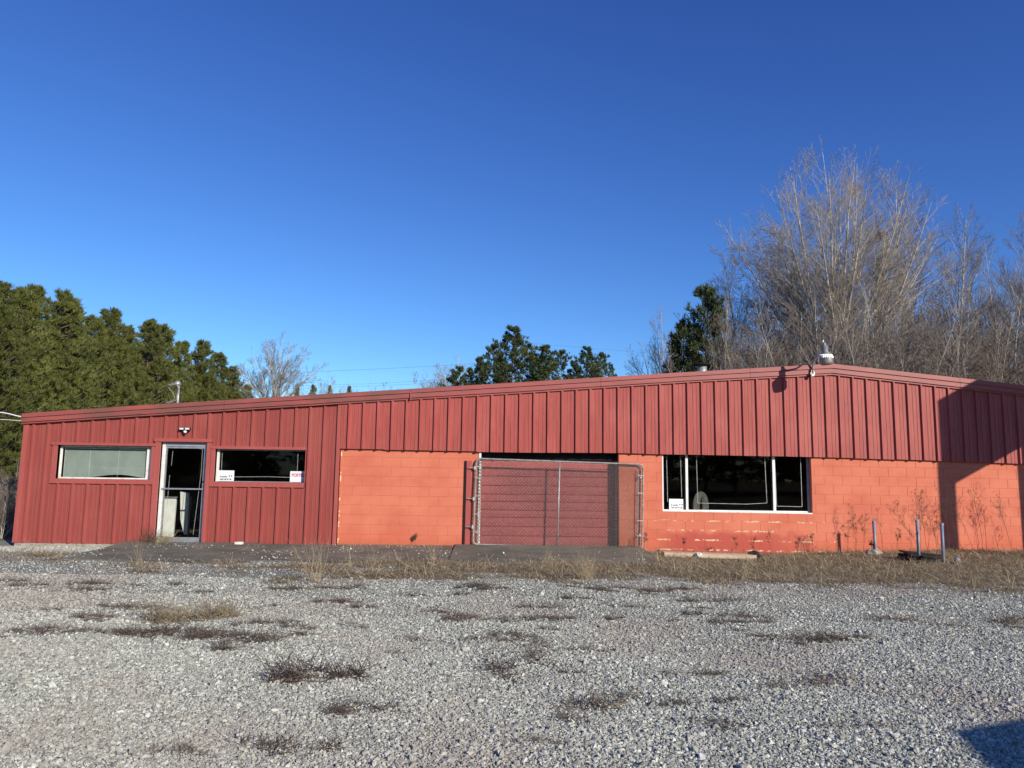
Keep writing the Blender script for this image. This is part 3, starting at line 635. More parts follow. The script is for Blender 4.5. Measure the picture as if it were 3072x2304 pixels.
# barn light on the fascia
mx, mz = PX(6.585, 3.885, -.17)
bl = thing('barn_light', (mx, -.17, mz), 'aluminium barn light on a curved arm at the roof peak', 'lamp')
q = MB(); q.lathe([(.0, 0), (.05, 0), (.05, .02), (0, .022)], (mx, -.173, mz-.05), Vector((0, -1, 0)), 12); q.box(mx-.03, mx+.03, -.20, -.172, mz-.11, mz+.02); q.build('mount', 'galv', bl)
_h = ray(2478, 1070, -.95)
q = MB(); q.tube([(mx, -.19, mz-.05), (mx, -.20, mz+.08), (mx, -.26, mz+.20), (mx+.0, -.40, mz+.29), (mx+.01, -.65, mz+.30), (_h.x-.03, -.86, _h.z+.16)], [.021, .021, .02, .019, .018, .018], 10); q.build('arm', 'galv', bl, smooth=True)
_h = ray(2478, 1070, -.95); hx, hz = _h.x, _h.z
q = MB(); q.lathe([(0, .305), (.028, .305), (.032, .26), (.034, .235), (.055, .225), (.060, .10), (.095, .06), (.115, .04)], (hx, -.95, hz), Vector((-.10, .0, 1)), 24); q.build('housing', 'lamp_grey', bl, smooth=True)
q = MB(); q.lathe([(.117, .045), (.130, .01), (.132, -.10), (.122, -.155), (.105, -.17), (0, -.171)], (hx, -.95, hz), Vector((-.10, .0, 1)), 24); q.build('reflector', 'lamp_grey', bl, smooth=True)
q = MB(); q.lathe([(0, .05), (.022, .05), (.022, 0), (0, 0)], (hx-.055, -.95, hz+.30), k=10); q.build('photocell', 'galv', bl)
q = MB()
for k in range(24):
    a = 2*math.pi*k/24; q.tube([(hx-.004+.122*math.cos(a), -.95+.122*math.sin(a), hz+.035), (hx+.004+.134*math.cos(a), -.95+.134*math.sin(a), hz-.03)], .006, 4)
q.build('cooling_fin', 'alu', bl)
# vent and service mast on the roof
rz = lambda x: ftop(x)-.05
vp = ray(2106, 1095, 2.2)
vt = thing('roof_vent', (vp.x, 2.2, rz(vp.x)), 'short galvanised roof vent pipe under a flat black cap', 'vent')
q = MB(); q.lathe([(.115, 0), (.115, vp.z-rz(vp.x)-.01), (0, vp.z-rz(vp.x)-.01)], (vp.x, 2.2, rz(vp.x)), k=20); q.build('pipe', 'galv', vt, smooth=True)
q = MB(); q.lathe([(.0, -.01), (.20, -.012), (.235, .0), (.22, .02), (.12, .05), (0, .055)], (vp.x, 2.2, vp.z), k=24); q.build('cap', 'black', vt, smooth=True)
a, b = ray(533, 1212, 2.0), ray(536, 1156, 2.0)
ms = thing('service_mast', (a.x, 2.0, rz(a.x)), 'short electrical service mast with drooping wires on the left roof slope', 'mast')
q = MB(); q.tube([(a.x, 2, rz(a.x)-.02), b], .030, 10); q.build('pipe', 'galv', ms, smooth=True)
q = MB(); q.lathe([(0, -.02), (.06, -.02), (.085, .02), (.07, .08), (.03, .11), (0, .11)], (b.x-.02, 2, b.z), Vector((-.35, 0, 1)), 14); q.build('weatherhead', 'galv', ms, smooth=True)
q = MB()
def rp(pts, Y): return [ray(u, v, Y) for u, v in pts]
q.tube(rp([(528, 1150), (514, 1151), (504, 1157), (508, 1166), (520, 1180), (524, 1195), (515, 1203), (498, 1208)], 1.95), .012, 5); q.tube(rp([(530, 1152), (536, 1165), (533, 1180), (528, 1200), (505, 1210)], 1.93), .013, 5)
q.tube(rp([(526, 1152), (512, 1156), (505, 1153)], 1.9), .018, 5, 0); q.build('wire', 'dull_galv', ms)
cb = thing('service_cable', ray(40, 1245, .6), 'thick white cable sagging in from the left to the roof corner', 'cable')
q = MB(); q.tube(rp([(-130, 1228), (-60, 1230), (-10, 1237), (10, 1238), (30, 1242), (48, 1247), (72, 1252)], .6), .013, 8); q.build('cable_run', 'white', cb, smooth=True)
q = MB(); q.tube(rp([(-130, 1256), (-30, 1258), (20, 1259), (70, 1263)], .7), .006, 6); q.build('cable_thin', 'white', cb, smooth=True)

# loose things along the wall
def pipe_post(px, pyt, pyb, y, lab, tilt_top=0):
    bt = ray(px, pyb, y); tp = ray(px-6+tilt_top, pyt, y)
    gz = float(H(bt.x, y)); t = thing('pipe_post', (bt.x, y, gz), lab, 'post', 'bare steel pipes standing in the grass')
    q = MB(); q.tube([(bt.x, y, gz-.05), (tp.x, y, tp.z)], .029, 12); q.build('pipe', 'pipe', t, smooth=True)
    q = MB(); q.lathe([(.034, 0), (.034, .05), (.022, .056), (0, .058)], (tp.x, y, tp.z-.05), k=12)
    return t, q, tp, bt
t, q, tp, bt = pipe_post(2627, 1563, 1655, -.62, 'left and shortest-looking pipe, with a tap, set in a concrete lump')
q.build('coupling', 'pipe', t); q = MB(); q.tube([(tp.x-.018, -.62, tp.z), (tp.x-.012, -.62, tp.z+.04), (tp.x, -.62, tp.z+.062), (tp.x+.012, -.62, tp.z+.04), (tp.x+.018, -.62, tp.z)], .006, 6); q.build('eyelet', 'pipe', t)
q = MB(); q.lathe([(.02, 0), (.02, .05), (.03, .055), (.03, .075), (0, .076)], (bt.x-.05, -.64, bt.z+.14), Vector((-1, 0, .3)), 8); q.tube([(bt.x-.09, -.64, bt.z+.10), (bt.x-.085, -.64, bt.z+.22)], .008, 5); q.tube([(bt.x-.02, -.66, bt.z-.02), (bt.x-.06, -.66, bt.z+.1), (bt.x-.05, -.65, bt.z+.16)], .014, 6); q.build('tap', 'black', t)
t, q, tp, bt = pipe_post(2757, 1560, 1680, -1.95, 'middle pipe, rising beside the sunken black box'); q.build('coupling', 'pipe', t)
q = MB(); q.tube([(tp.x-.012, -1.95, tp.z), (tp.x-.004, -1.95, tp.z+.05), (tp.x+.012, -1.95, tp.z)], .008, 6); q.build('eyelet', 'pipe', t)
t, q, tp, bt = pipe_post(2831, 1570, 1692, -2.35, 'right-hand pipe of the three, plain round cap, leaning left'); q.build('cap', 'pipe', t)
def lump(name, loc, sx, sy, sz, mat, lab, cat, seed=1):
    r = np.random.default_rng(seed); q = MB(); n, k = 9, 14; vs = []
    for i in range(n):
        ph_ = math.pi*i/(n-1)
        for j in range(k):
            a = 2*math.pi*j/k; f = 1+r.uniform(-.16, .16); vs.append((loc[0]+sx*f*math.sin(ph_)*math.cos(a), loc[1]+sy*f*math.sin(ph_)*math.sin(a), loc[2]+sz*f*math.cos(ph_)))
    q.add(vs, [(i*k+j, (i+1)*k+j, (i+1)*k+(j+1) % k, i*k+(j+1) % k) for i in range(n-1) for j in range(k)])
    return tag(q.build(name, mat, origin=loc), lab, cat)
lp = ray(2622, 1662, -.62); lump('concrete_lump', (lp.x, -.62, float(H(lp.x, -.62))+.03), .17, .16, .10, 'rock', 'rough concrete lump round the foot of the left pipe', 'concrete', 3)
bx = ray(2745, 1680, -1.85)
bxg = float(H(bx.x, -1.85))
t = thing('meter_box', (bx.x, -1.85, bxg), 'low black box with tilted dark lid in the grass at the middle pipe', 'box')
part('body', 'black', [(bx.x-.17, bx.x+.32, -2.0, -1.55, bxg-.05, bxg+.13)], t)
q = MB(); q.add([(bx.x-.21, -2.05, bxg+.155), (bx.x+.42, -2.02, bxg+.085), (bx.x+.75, -1.45, bxg+.10), (bx.x-.12, -1.5, bxg+.19), (bx.x-.21, -2.05, bxg+.135), (bx.x+.42, -2.02, bxg+.065), (bx.x+.75, -1.45, bxg+.08), (bx.x-.12, -1.5, bxg+.17)], [(0, 1, 2, 3), (7, 6, 5, 4), (0, 4, 5, 1), (1, 5, 6, 2), (2, 6, 7, 3), (3, 7, 4, 0)]); q.build('lid', 'black', t)
pa, pb = ray(1993, 1664, -1.0), ray(2270, 1672, -1.15)
t = thing('plank', (pa.x, -1.0, -.08), 'pale bare timber plank lying along the wall below the big window', 'plank')
q = MB(); q.add([(pa.x, -1.0, pa.z-.045), (pb.x, -1.15, pb.z-.045), (pb.x, -1.0, pb.z-.045), (pa.x, -.85, pa.z-.045), (pa.x, -1.0, pa.z+.045), (pb.x, -1.15, pb.z+.04), (pb.x, -1.0, pb.z+.05), (pa.x, -.85, pa.z+.055)], [(3, 2, 1, 0), (4, 5, 6, 7), (0, 1, 5, 4), (1, 2, 6, 5), (2, 3, 7, 6), (3, 0, 4, 7)]); q.build('board', 'wood', t)
k_ = ray(2096, 1666, -1.1); lump('white_rock', (k_.x, -1.1, k_.z), .065, .06, .055, 'white_rock', 'white rock sitting on the pale plank', 'rock', 5)
k_ = ray(2262, 1664, -1.0); lump('dark_rock', (k_.x, -1.0, k_.z-.02), .13, .12, .09, 'black', 'dark lump at the right end of the pale plank', 'rock', 6)
k_ = ray(718, 1634, -.35); q = MB(); q.box(k_.x-.075, k_.x+.075, -.42, -.32, .03, .085); tag(q.build('broken_brick', 'worn_white', origin=(k_.x, -.35, .04)), 'pale broken brick at the foot of the metal wall', 'brick')
k_ = ray(2872, 1686, -2.1); lump('blue_scrap', (k_.x, -2.1, float(H(k_.x, -2.1))+.05), .05, .04, .045, 'pipe', 'small pale blue scrap in the grass right of the pipes', 'litter', 8)
# things seen inside
def board(name, pts, y0, y1, mat, lab, cat):
    q = MB(); q.quadbox(pts, y0, y1); c = pts[0]; return tag(q.build(name, mat, origin=(c[0], y0, c[1])), lab, cat)
A = [ray(470, 1608, .42), ray(519, 1611, .42), ray(529, 1491, .42), ray(478, 1490, .42)]
board('cabinet_panel', [(v.x, max(v.z, .011)) for v in A], .42, .47, 'white', 'white board standing just inside the glass door, at the left', 'board')
A = [ray(552, 1604, 1.0), ray(562, 1604, 1.0), ray(567, 1480, 1.0), ray(541, 1475, 1.0), ray(541, 1560, 1.0)]
board('cabinet_panel', [(v.x, max(v.z, .011)) for v in A], 1.0, 1.04, 'white', 'white cut board leaning in the middle of the doorway', 'board')
v = ray(566, 1560, .98); board('door_edge', [(v.x-.005, .011), (v.x+.03, .011), (v.x+.03, .95), (v.x-.005, .95)], .96, .995, 'brown_wood', 'brown wooden edge beside the white cut board', 'board')
v = ray(592, 1595, 1.3); q = MB(); q.box(v.x-.09, v.x+.16, 1.3, 1.5, .011, .16); tag(q.build('carton', 'brown_wood', origin=(v.x, 1.3, .011)), 'small brown carton on the floor behind the glass door', 'box')
tc = ray(2103, 1545, .75)
t = thing('tyre', (tc.x, .75, .011), 'old tyre standing inside, low in the wide pane of the big window', 'tyre')
q = MB(); pr = [(.19, -.09), (.27, -.10), (.33, -.075), (.35, 0), (.33, .075), (.27, .10), (.19, .09), (.18, 0), (.19, -.09)]
for i in range(len(pr)-1): pass
kk = 28; vs = [(tc.x+r*math.cos(2*math.pi*j/kk)*.55+h*.8, .75+h*.5+r*.5*math.cos(2*math.pi*j/kk), .37+r*math.sin(2*math.pi*j/kk)+.5) for r, h in pr[:-1] for j in range(kk)]
n8 = len(pr)-1; q.add(vs, [(i*kk+j, i*kk+(j+1) % kk, ((i+1) % n8)*kk+(j+1) % kk, ((i+1) % n8)*kk+j) for i in range(n8) for j in range(kk)]); q.build('tread', 'rubber', t, smooth=True)
part('stand', 'dark', [(tc.x-.3, tc.x+.3, .6, 1.0, .011, .5)], t)

# ------------------------------------------------------------------ trees
def add_poly(vs, fs, pts, rad, k):
    a = Vector((.3, .8, .2)); n = len(pts); o = len(vs)
    for i, p in enumerate(pts):
        d = pts[min(i+1, n-1)]-pts[max(i-1, 0)]
        d.normalize(); u = d.cross(a); u.normalize(); b = d.cross(u); r = rad[i]
        for j in range(k):
            t = 6.2832*j/k; vs.append(p+u*(math.cos(t)*r)+b*(math.sin(t)*r))
    for i in range(n-1):
        for j in range(k): fs.append((o+i*k+j, o+i*k+(j+1) % k, o+(i+1)*k+(j+1) % k, o+(i+1)*k+j))
def bare_tree(seed, h, stems, spread, lv, first=.25, twig_r=.011, crown_w=1.0, twmat='twig', up_=.25, trunk_r=None, barkmat='bark_l', fork=0.):
    r = random.Random(seed); TV, TF, CV, CF = [], [], [], []
    def grow(p, d, L, rad, level):
        nseg = 5 if level == 0 else (4 if level == 1 else (3 if level == 2 else 2)); pts = [p.copy()]; dd = d.copy()
        for i in range(nseg):
            jit = (.035, .05, .07, .08, .08)[level]
            dd = (dd+Vector((r.gauss(0, jit), r.gauss(0, jit), r.gauss(0, jit)*.6+up_*(.10, .26, .20, .14, .08)[level]))).normalized(); pts.append(pts[-1]+dd*(L/nseg))
        end = .12 if level < 3 else .6; rads = [rad*(1-(1-end)*i/nseg) for i in range(nseg+1)]
        if level <= 1: add_poly(TV, TF, pts, rads, 6 if level == 0 else 4)
        else: add_poly(CV, CF, pts, [max(x, twig_r*.75) for x in rads], 3)
        if level >= 4: return
        nchild = lv[level] if level == 0 else max(1, int(round(lv[level]*min(1.0, L/((h-fork)*(.24, .24, .15, .09)[level])+.05))))
        f0 = first if level == 0 else .18
        for c in range(nchild):
            f = f0+(.97-f0)*((c+r.random())/nchild)**(.9); s = f*nseg; i = min(int(s), nseg-1); q = pts[i].lerp(pts[i+1], s-i); base = (pts[i+1]-pts[i]).normalized()
            side = base.orthogonal().normalized(); side.rotate(__import__('mathutils').Quaternion(base, r.uniform(0, 6.283)))
            ang = math.radians(r.uniform(*((20, 44), (18, 38), (16, 38), (15, 42))[level])); nd = base*math.cos(ang)+side*math.sin(ang)
            ln = L*(1.08-f*.72)*r.uniform(.5, .8)
            if level == 0: ln = (h-fork)*r.uniform(.22, .38)*crown_w*(max(1.05-f, .0)**.5)*(1.15 if stems == 1 else 1.0)
            if level >= 2: ln = L*r.uniform(.5, .85)*(1.1-.75*f)
            grow(q, nd, ln, max(rads[i]*r.uniform(.38, .6), twig_r), level+1)
    R0 = trunk_r or h*.011
    for s in range(stems):
        a = 2.39996*s+seed+r.uniform(-.3, .3); fr_ = (s/max(stems-1, 1))**.6 if stems > 1 else 0; tl = math.radians(spread)*fr_
        d = Vector((math.cos(a)*math.sin(tl), math.sin(a)*math.sin(tl), math.cos(tl)))
        bz = fork*(.72+.28*r.random()) if (s and fork) else fork
        grow(Vector((math.cos(a)*R0*.7*(stems > 1), math.sin(a)*R0*.7*(stems > 1), bz-.2*(fork == 0))), d, (h-fork)*(1.0-.26*fr_*fr_)*(r.uniform(.86, 1.0) if s else 1.0)/max(math.cos(tl*.6), .5), R0*(r.uniform(.55, .8) if stems > 1 else 1), 0)
    if fork: add_poly(TV, TF, [Vector((0, 0, -.2)), Vector((.05, .03, fork*.5)), Vector((0, 0, fork)), Vector((0, 0, fork*1.1))], [R0*1.7, R0*1.45, R0*1.3, R0*.8], 8)
    def mk(n, v, f, mt):
        me = bpy.data.meshes.new(n); me.from_pydata(v, [], f); me.materials.append(M[mt]); me.polygons.foreach_set('use_smooth', [True]*len(f)); return me
    return mk('trunk', TV, TF, barkmat), mk('crown', CV, CF, twmat)
def pine_tree(seed, h, r0, base, tuft_n, blades=9, needle='needle', gap=0.0, flat=.9, bl=.34, bwid=.030, trunk_r=.17):
    r = random.Random(seed); g = np.random.default_rng(seed); TV, TF = [], []
    pts = [Vector((r.gauss(0, .05)*i*.3, r.gauss(0, .05)*i*.3, h*i/8-.2)) for i in range(9)]; add_poly(TV, TF, pts, [trunk_r*(1-.85*i/8) for i in range(9)], 7)
    cen = []; dirs = []
    nb = int(tuft_n/9)
    for b in range(nb):
        f = (b+r.random())/nb; z = h*(base+(1-base)*f); prof_ = (1-f)**.62*(.62+.38*min(1, f*5))
        L = r0*prof_*r.uniform(.45, 1.22)+.25; az = r.uniform(0, 6.283); lift = .15+.75*f
        if gap and r.random() < gap: continue
        d = Vector((math.cos(az), math.sin(az), lift*.6)).normalized(); p0 = Vector((0, 0, z)); bp_ = [p0, p0+d*L*.5+Vector((0, 0, -.03*L)), p0+d*L+Vector((0, 0, .10*L))]
        add_poly(TV, TF, bp_, [.045*(1-f*.5), .03, .012], 3)
        for k in range(9):
            u = 1.05-.62*r.random()**1.5; q = bp_[0].lerp(bp_[2], u)+Vector((r.gauss(0, .07*L+.05), r.gauss(0, .07*L+.05), r.gauss(0, .04*L+.05))); cen.append(q); dirs.append(d)
    cen = np.array([list(c) for c in cen]); dirs = np.array([list(c) for c in dirs]); n = len(cen)
    # each tuft: a brush of needles, blades as slim triangles
    C = np.repeat(cen, blades, 0); D = np.repeat(dirs, blades, 0)*.40+g.normal(size=(n*blades, 3))*.42+np.array([0, 0, .62]); D /= np.linalg.norm(D, axis=1)[:, None]
    S = np.cross(D, g.normal(size=D.shape)); S /= np.linalg.norm(S, axis=1)[:, None]; Ln = bl*g.uniform(.6, 1.1, (len(C), 1)); Wd = bwid*g.uniform(.7, 1.3, (len(C), 1))
    v = np.stack([C-S*Wd*.6, C+S*Wd*.6, C+D*Ln*.6+S*Wd, C+D*Ln, C+D*Ln*.6-S*Wd], 1).reshape(-1, 3); f = (np.arange(len(C))*5)[:, None]+np.array([0, 1, 2, 3, 4])
    cm = bpy.data.meshes.new('crown'); cm.from_pydata(v.tolist(), [], f.tolist()); cm.materials.append(M[needle])
    tm = bpy.data.meshes.new('trunk'); tm.from_pydata(TV, [], TF); tm.materials.append(M['bark_d']); return tm, cm
def place_tree(name, meshes, loc, rz, sc, lab, cat, group=None):
    t = bpy.data.objects.new(name, None); COL.objects.link(t); t.location = loc; t.rotation_euler = (0, 0, rz); t.scale = sc; tag(t, lab, cat, group)
    for nm, me in zip(('trunk', 'crown'), meshes):
        o = bpy.data.objects.new(nm, me); COL.objects.link(o); o.parent = t
    return t
ordn = ['first', 'second', 'third', 'fourth', 'fifth', 'sixth', 'seventh', 'eighth', 'ninth', 'tenth', 'eleventh', 'twelfth', 'thirteenth', 'fourteenth', 'fifteenth']
PINES = [pine_tree(30+i, 14, 2.7+.5*(i % 2), .06, 2700, blades=11, gap=.20, bl=.46, bwid=.021) for i in range(4)]
sky_line = [(5, 861, 33), (70, 880, 36), (100, 872, 40), (187, 884, 44), (222, 925, 48), (278, 960, 55), (333, 938, 60), (378, 985, 64), (452, 970, 70), (490, 985, 74), (548, 1033, 84), (610, 1030, 88), (655, 1066, 96), (700, 1106, 104), (742, 1160, 110)]
for i, (px, py, Y) in enumerate(sky_line):
    tp = ray(px, py, Y); gz = float(H(tp.x, Y)); sc = (tp.z-gz)/14.1
    place_tree('pine_tree', PINES[i % 4], (tp.x, Y, gz), i*1.7, (sc*1.0, sc*1.0, sc), 'olive green pine, %s from the left on the skyline of the pine stand' % ordn[i], 'tree', 'pines in the stand left behind the building')
fill = []
for k in range(40):
    f = k/39; px = -60+ (k*137) % 780; t_ = px/750; Y = 30+max(t_, 0)*72+rng.uniform(-3, 9); ysky = np.interp(px, [a[0] for a in sky_line], [a[1] for a in sky_line]); py = ysky+rng.uniform(45, 170)
    fill.append((px, py, Y))
for k, (px, py, Y) in enumerate(fill):
    tp = ray(px, py, Y); gz = float(H(tp.x, Y)); sc = max(.55, (tp.z-gz)/14.1)
    place_tree('pine_tree', PINES[(k*3+1) % 4], (tp.x, Y, gz), k*2.3, (sc*1.0, sc*1.0, sc), 'lower olive green pine inside the dense stand, below its skyline', 'tree', 'pines filling the stand left behind the building')
for k in range(34):  # unseen row, added so the panes reflect something dark
    x = -75+k*4.6+rng.uniform(-1.5, 1.5); y = -74-rng.uniform(0, 16); sc = rng.uniform(.95, 1.25)
    place_tree('pine_tree', PINES[k % 4], (x, y, float(H(x, y))), k*1.3, (sc*1.25, sc*1.25, sc), 'unseen pine added behind the photographer to darken the window reflections', 'tree', 'unseen pines added behind the photographer')
CP = [pine_tree(50, 18, 4.6, .42, 1150, blades=12, needle='needle2', gap=.25, bl=.52, bwid=.034), pine_tree(51, 18, 3.6, .35, 1250, 12, 'needle2', .15, bl=.52, bwid=.034), pine_tree(52, 18, 4.4, .40, 1000, 12, 'needle2', .3, bl=.52, bwid=.034)]
for i, (px, py, mi, wd) in enumerate(sorted([(1412, 1112, 2, .7), (1508, 1078, 1, .9), (1614, 1078, 1, .9), (1722, 1086, 1, .8), (1786, 1086, 1, .8), (1373, 1104, 1, .9), (1444, 1077, 1, .8), (1481, 1040, 2, .8), (1539, 988, 0, 1.0), (1582, 1040, 0, .9), (1641, 1043, 1, 1.0), (1685, 1057, 2, .75), (1760, 1046, 0, .9), (1808, 1064, 2, .8), (1832, 1098, 2, .5)])):
    Y = 78+(i*7) % 11; tp = ray(px, py, Y); gz = float(H(tp.x, Y)); sc = (tp.z-gz)/18.1
    place_tree('pine_tree', CP[mi], (tp.x, Y, gz), i*2.1, (sc*wd, sc*wd, sc), 'dark ragged pine rising over the middle of the roof, %s from the left' % ordn[i], 'tree', 'dark pines over the middle of the roof')
for i, (px, py) in enumerate([(892, 1160), (940, 1160), (990, 1163), (1048, 1164)]):
    tp = ray(px, py, 110); gz = float(H(tp.x, 110)); sc = (tp.z-gz)/14.1
    place_tree('pine_tree', PINES[i], (tp.x, 110, gz), i, (sc*.45, sc*.45, sc), 'tiny pine tip just clearing the left roof line, %s from the left' % ordn[i], 'tree', 'pine tips over the left roof')
pt = pine_tree(60, 11, 2.9, .10, 1900, 11, 'needle2', gap=.3, bl=.42, bwid=.024)
for px, py, Y, lab in ((2118, 872, 23, 'dark green evergreen standing among the bare trees right of the middle pines'), (2052, 975, 24, 'lower dark evergreen on the left side of the taller one')):
    tp = ray(px, py, Y); gz = float(H(tp.x, Y)); sc = (tp.z-gz)/11.1; place_tree('evergreen_tree', pt, (tp.x, Y, gz), px, (sc*.72, sc*.72, sc), lab, 'tree')
# bare trees
BT_BIG = bare_tree(101, 20, 24, 31, (16, 7, 5, 3), .10, .0080, 1.0, 'twig_g', .20, .14, fork=5.0)
BT_A = bare_tree(102, 16, 1, 10, (36, 8, 6, 3), .20, .0075, 1.0, 'twig', .30, .17)
BT_B = bare_tree(103, 16, 9, 34, (14, 7, 5, 3), .12, .0075, 1.0, 'twig_g', .30, .13, fork=6)
BT_C = bare_tree(104, 8, 9, 38, (12, 7, 5, 2), .08, .0075, 1.05, 'twig', .22, .05)
BT_F = bare_tree(105, 18, 16, 52, (10, 6, 4, 2), .10, .013, 1.1, 'twig_g', .16, .15, fork=9.5)
def put_bare(meshes, hh, px, py, Y, wd, lab, group=None, name='bare_tree', rz=None):
    tp = ray(px, py, Y); gz = float(H(tp.x, Y)); sc = (tp.z-gz)/hh
    place_tree(name, meshes, (tp.x, Y, gz), px*.37 if rz is None else rz, (sc*wd, sc*wd, sc), lab, 'tree', group)
put_bare(BT_A, 16, 2160, 905, 20, .5, 'slim bare sapling veiling the right side of the dark evergreen')
put_bare(BT_C, 8, 2215, 985, 19, 1.1, 'low bare thicket just right of the dark evergreen')
put_bare(BT_BIG, 19.6, 2482, 432, 29, 1.02, 'tallest bare tree, many pale stems fanning up behind the roof peak')
put_bare(BT_F, 18, 838, 985, 76, .95, 'lone bare grey tree with a wide crown over the left roof')
put_bare(BT_F, 18, 985, 1111, 95, .5, 'thin faint bare tree right of the wide lone one')
put_bare(BT_F, 18, 1045, 1140, 100, .6, 'faint twiggy sapling top just over the roof, right of the thin one')
put_bare(BT_F, 18, 925, 1150, 100, .6, 'faint twiggy sapling top just over the roof, left of the thin one')
put_bare(BT_F, 18, 1105, 1147, 100, .5, 'smallest faint sapling tip over the left roof')
put_bare(BT_C, 8, 1243, 1122, 70, 1.0, 'rounded grey thicket over the roof left of the dark pines')
put_bare(BT_F, 18, 1285, 1106, 80, .7, 'small bare tree joined to the rounded grey thicket')
put_bare(BT_F, 18, 1362, 1058, 84, .9, 'bare tree poking out at the left edge of the dark pines')
put_bare(BT_B, 15.6, 1988, 935, 27, .8, 'bushy bare tree left of the dark evergreen')
put_bare(BT_A, 16, 2222, 775, 33, .8, 'slim bare tree with one straight pale trunk right of the evergreen')
put_bare(BT_A, 16, 2300, 700, 40, .8, 'slim bare tree between the straight pale trunk and the tallest tree')
put_bare(BT_A, 16, 2842, 640, 36, .8, 'bare tree with upright crown right of the tallest one')
put_bare(BT_B, 15.6, 2970, 735, 34, .7, 'bare forked tree second from the right edge')
put_bare(BT_A, 16, 3030, 665, 27, .8, 'bare tree nearest the right edge, dark trunk forking high', rz=2.)
put_bare(BT_A, 16, 2700, 600, 38, .9, 'bare tree half merged with the right side of the tallest one')
put_bare(BT_B, 15.6, 3140, 700, 30, .8, 'bare tree cut off by the right edge of the view')
k_ = ray(2640, 706, 28.5); lump('squirrel_nest', (k_.x, 28.5, k_.z), .26, .26, .24, 'brush', 'dark leafy squirrel nest high in the right side of the tallest bare tree', 'nest', 9)
tp = ray(2634, 800, 31); sc = (tp.z-float(H(tp.x, 31)))/11.1; place_tree('ivy_covered_trunk', pt, (tp.x, 31, float(H(tp.x, 31))), 1., (sc*.22, sc*.22, sc), 'narrow dark ivy-covered trunk inside the right side of the tallest bare tree', 'tree')
BT_D = bare_tree(106, 8, 3, 24, (20, 8, 6, 2), .05, .0075, 1.0, 'twig', .2, .05)
for k in range(44):
    px = 2200+(k*211) % 940; Y = rng.uniform(17, 36); f = (px-2200)/940; py = rng.uniform(830, 1040)+(60 if px < 2250 else 0)+(40 if px > 2850 else 0)
    wd = rng.uniform(.9, 1.4); place = put_bare(BT_C if k % 2 else BT_D, 8, px, py, Y, wd, 'brown bare sapling in the tangle under the tall bare trees', 'saplings in the tangle right behind the roof', 'bare_sapling')
# dead brush mass on the bank and beside the left corner
def thicket(name, n, region, hmin, hmax, r_, mat, lab, seed=5, bend=.35):
    g = np.random.default_rng(seed); x, y = region(g, n); z = H(x, y); hh = g.uniform(hmin, hmax, n); a = g.uniform(0, 6.283, n)
    P = np.stack([x, y, z-.02], 1); K = 4; rows = []; d = np.stack([np.cos(a)*g.uniform(0, bend, n)*1.2, np.sin(a)*g.uniform(0, bend, n)*1.2, np.ones(n)], 1)
    cur = P.copy(); rows.append(cur)
    for k in range(K-1):
        d = d+np.stack([np.cos(a)*bend*.5, np.sin(a)*bend*.5, -.18*bend*np.ones(n)*2], 1)+g.normal(size=(n, 3))*.22*bend; d /= np.linalg.norm(d, axis=1)[:, None]; cur = cur+d*(hh/(K-1))[:, None]; rows.append(cur)
    s = np.cross(d, g.normal(size=(n, 3))); s /= np.linalg.norm(s, axis=1)[:, None]; V = []; w_ = [1, .8, .55, .12]
    for k in range(K): V += [rows[k]-s*r_*w_[k], rows[k]+s*r_*w_[k]]
    V = np.stack(V, 1).reshape(-1, 3); b = (np.arange(n)*2*K)[:, None]; F = np.concatenate([b+np.array([2*k, 2*k+1, 2*k+3, 2*k+2]) for k in range(K-1)], 0)
    me = bpy.data.meshes.new(name); me.from_pydata(V.tolist(), [], F.tolist())
    mats = mat if isinstance(mat, list) else [mat]
    for m_ in mats: me.materials.append(M[m_])
    if len(mats) > 1: mi = np.tile(g.integers(0, len(mats), n), K-1); me.polygons.foreach_set('material_index', mi.astype(np.int32))
    o = bpy.data.objects.new(name, me); COL.objects.link(o); return o
tag(thicket('brush', 30000, lambda g, n: (g.uniform(2.5, 40, n), g.uniform(16, 40, n)), .8, 2.8, .010, ['brush', 'twig'], '', 5, .5), 'brown dead undergrowth covering the bank behind the roof', 'undergrowth', kind='stuff')
tag(thicket('field_grass', 26000, lambda g, n: (-10.9-np.abs(g.normal(0, 8, n)), g.uniform(2, 34, n)), .35, 1.0, .012, ['straw_d', 'brush', 'straw'], '', 6, .5), 'tall dry field grass beyond the left corner of the building', 'grass', kind='stuff')
for i, (x, y, s_) in enumerate([(-11.6, 1.6, .22), (-12.4, 3.2, .25), (-11.3, 4.6, .22), (-13.4, 5.5, .26)]):
    place_tree('shrub', BT_C, (x, y, float(H(x, y))), i*1.9, (s_*1.1, s_*1.1, s_*.9), ['bare brown shrub nearest the left corner of the building', 'bare brown shrub behind the nearest one at the left corner', 'bare brown shrub hugging the left side wall further back', 'bare brown shrub furthest back by the left field'][i], 'shrub', None)
# distant wires
def wire(pts, Y, r_, lab):
    q = MB(); P = [ray(u, v, Y) for u, v in pts]; q.tube(P, r_, 4); tag(q.build('power_line', 'black', origin=P[0]), lab, 'cable', 'power lines crossing the sky')
wire([(640, 1122), (890, 1117), (1090, 1109), (1286, 1099), (1450, 1089)], 120, .020, 'upper power line crossing behind the lone bare tree')
wire([(840, 1160), (950, 1156), (1120, 1151), (1300, 1141), (1440, 1133)], 120, .017, 'lower power line just above the roof')
wire([(840, 1167), (950, 1163), (1120, 1158), (1300, 1149), (1440, 1141)], 120, .017, 'lowest power line, a hair above the roof edge')
wire([(1560, 1026), (1620, 1032), (1760, 1044), (1920, 1057), (2080, 1068)], 120, .012, 'faint wire running right from the middle pines')

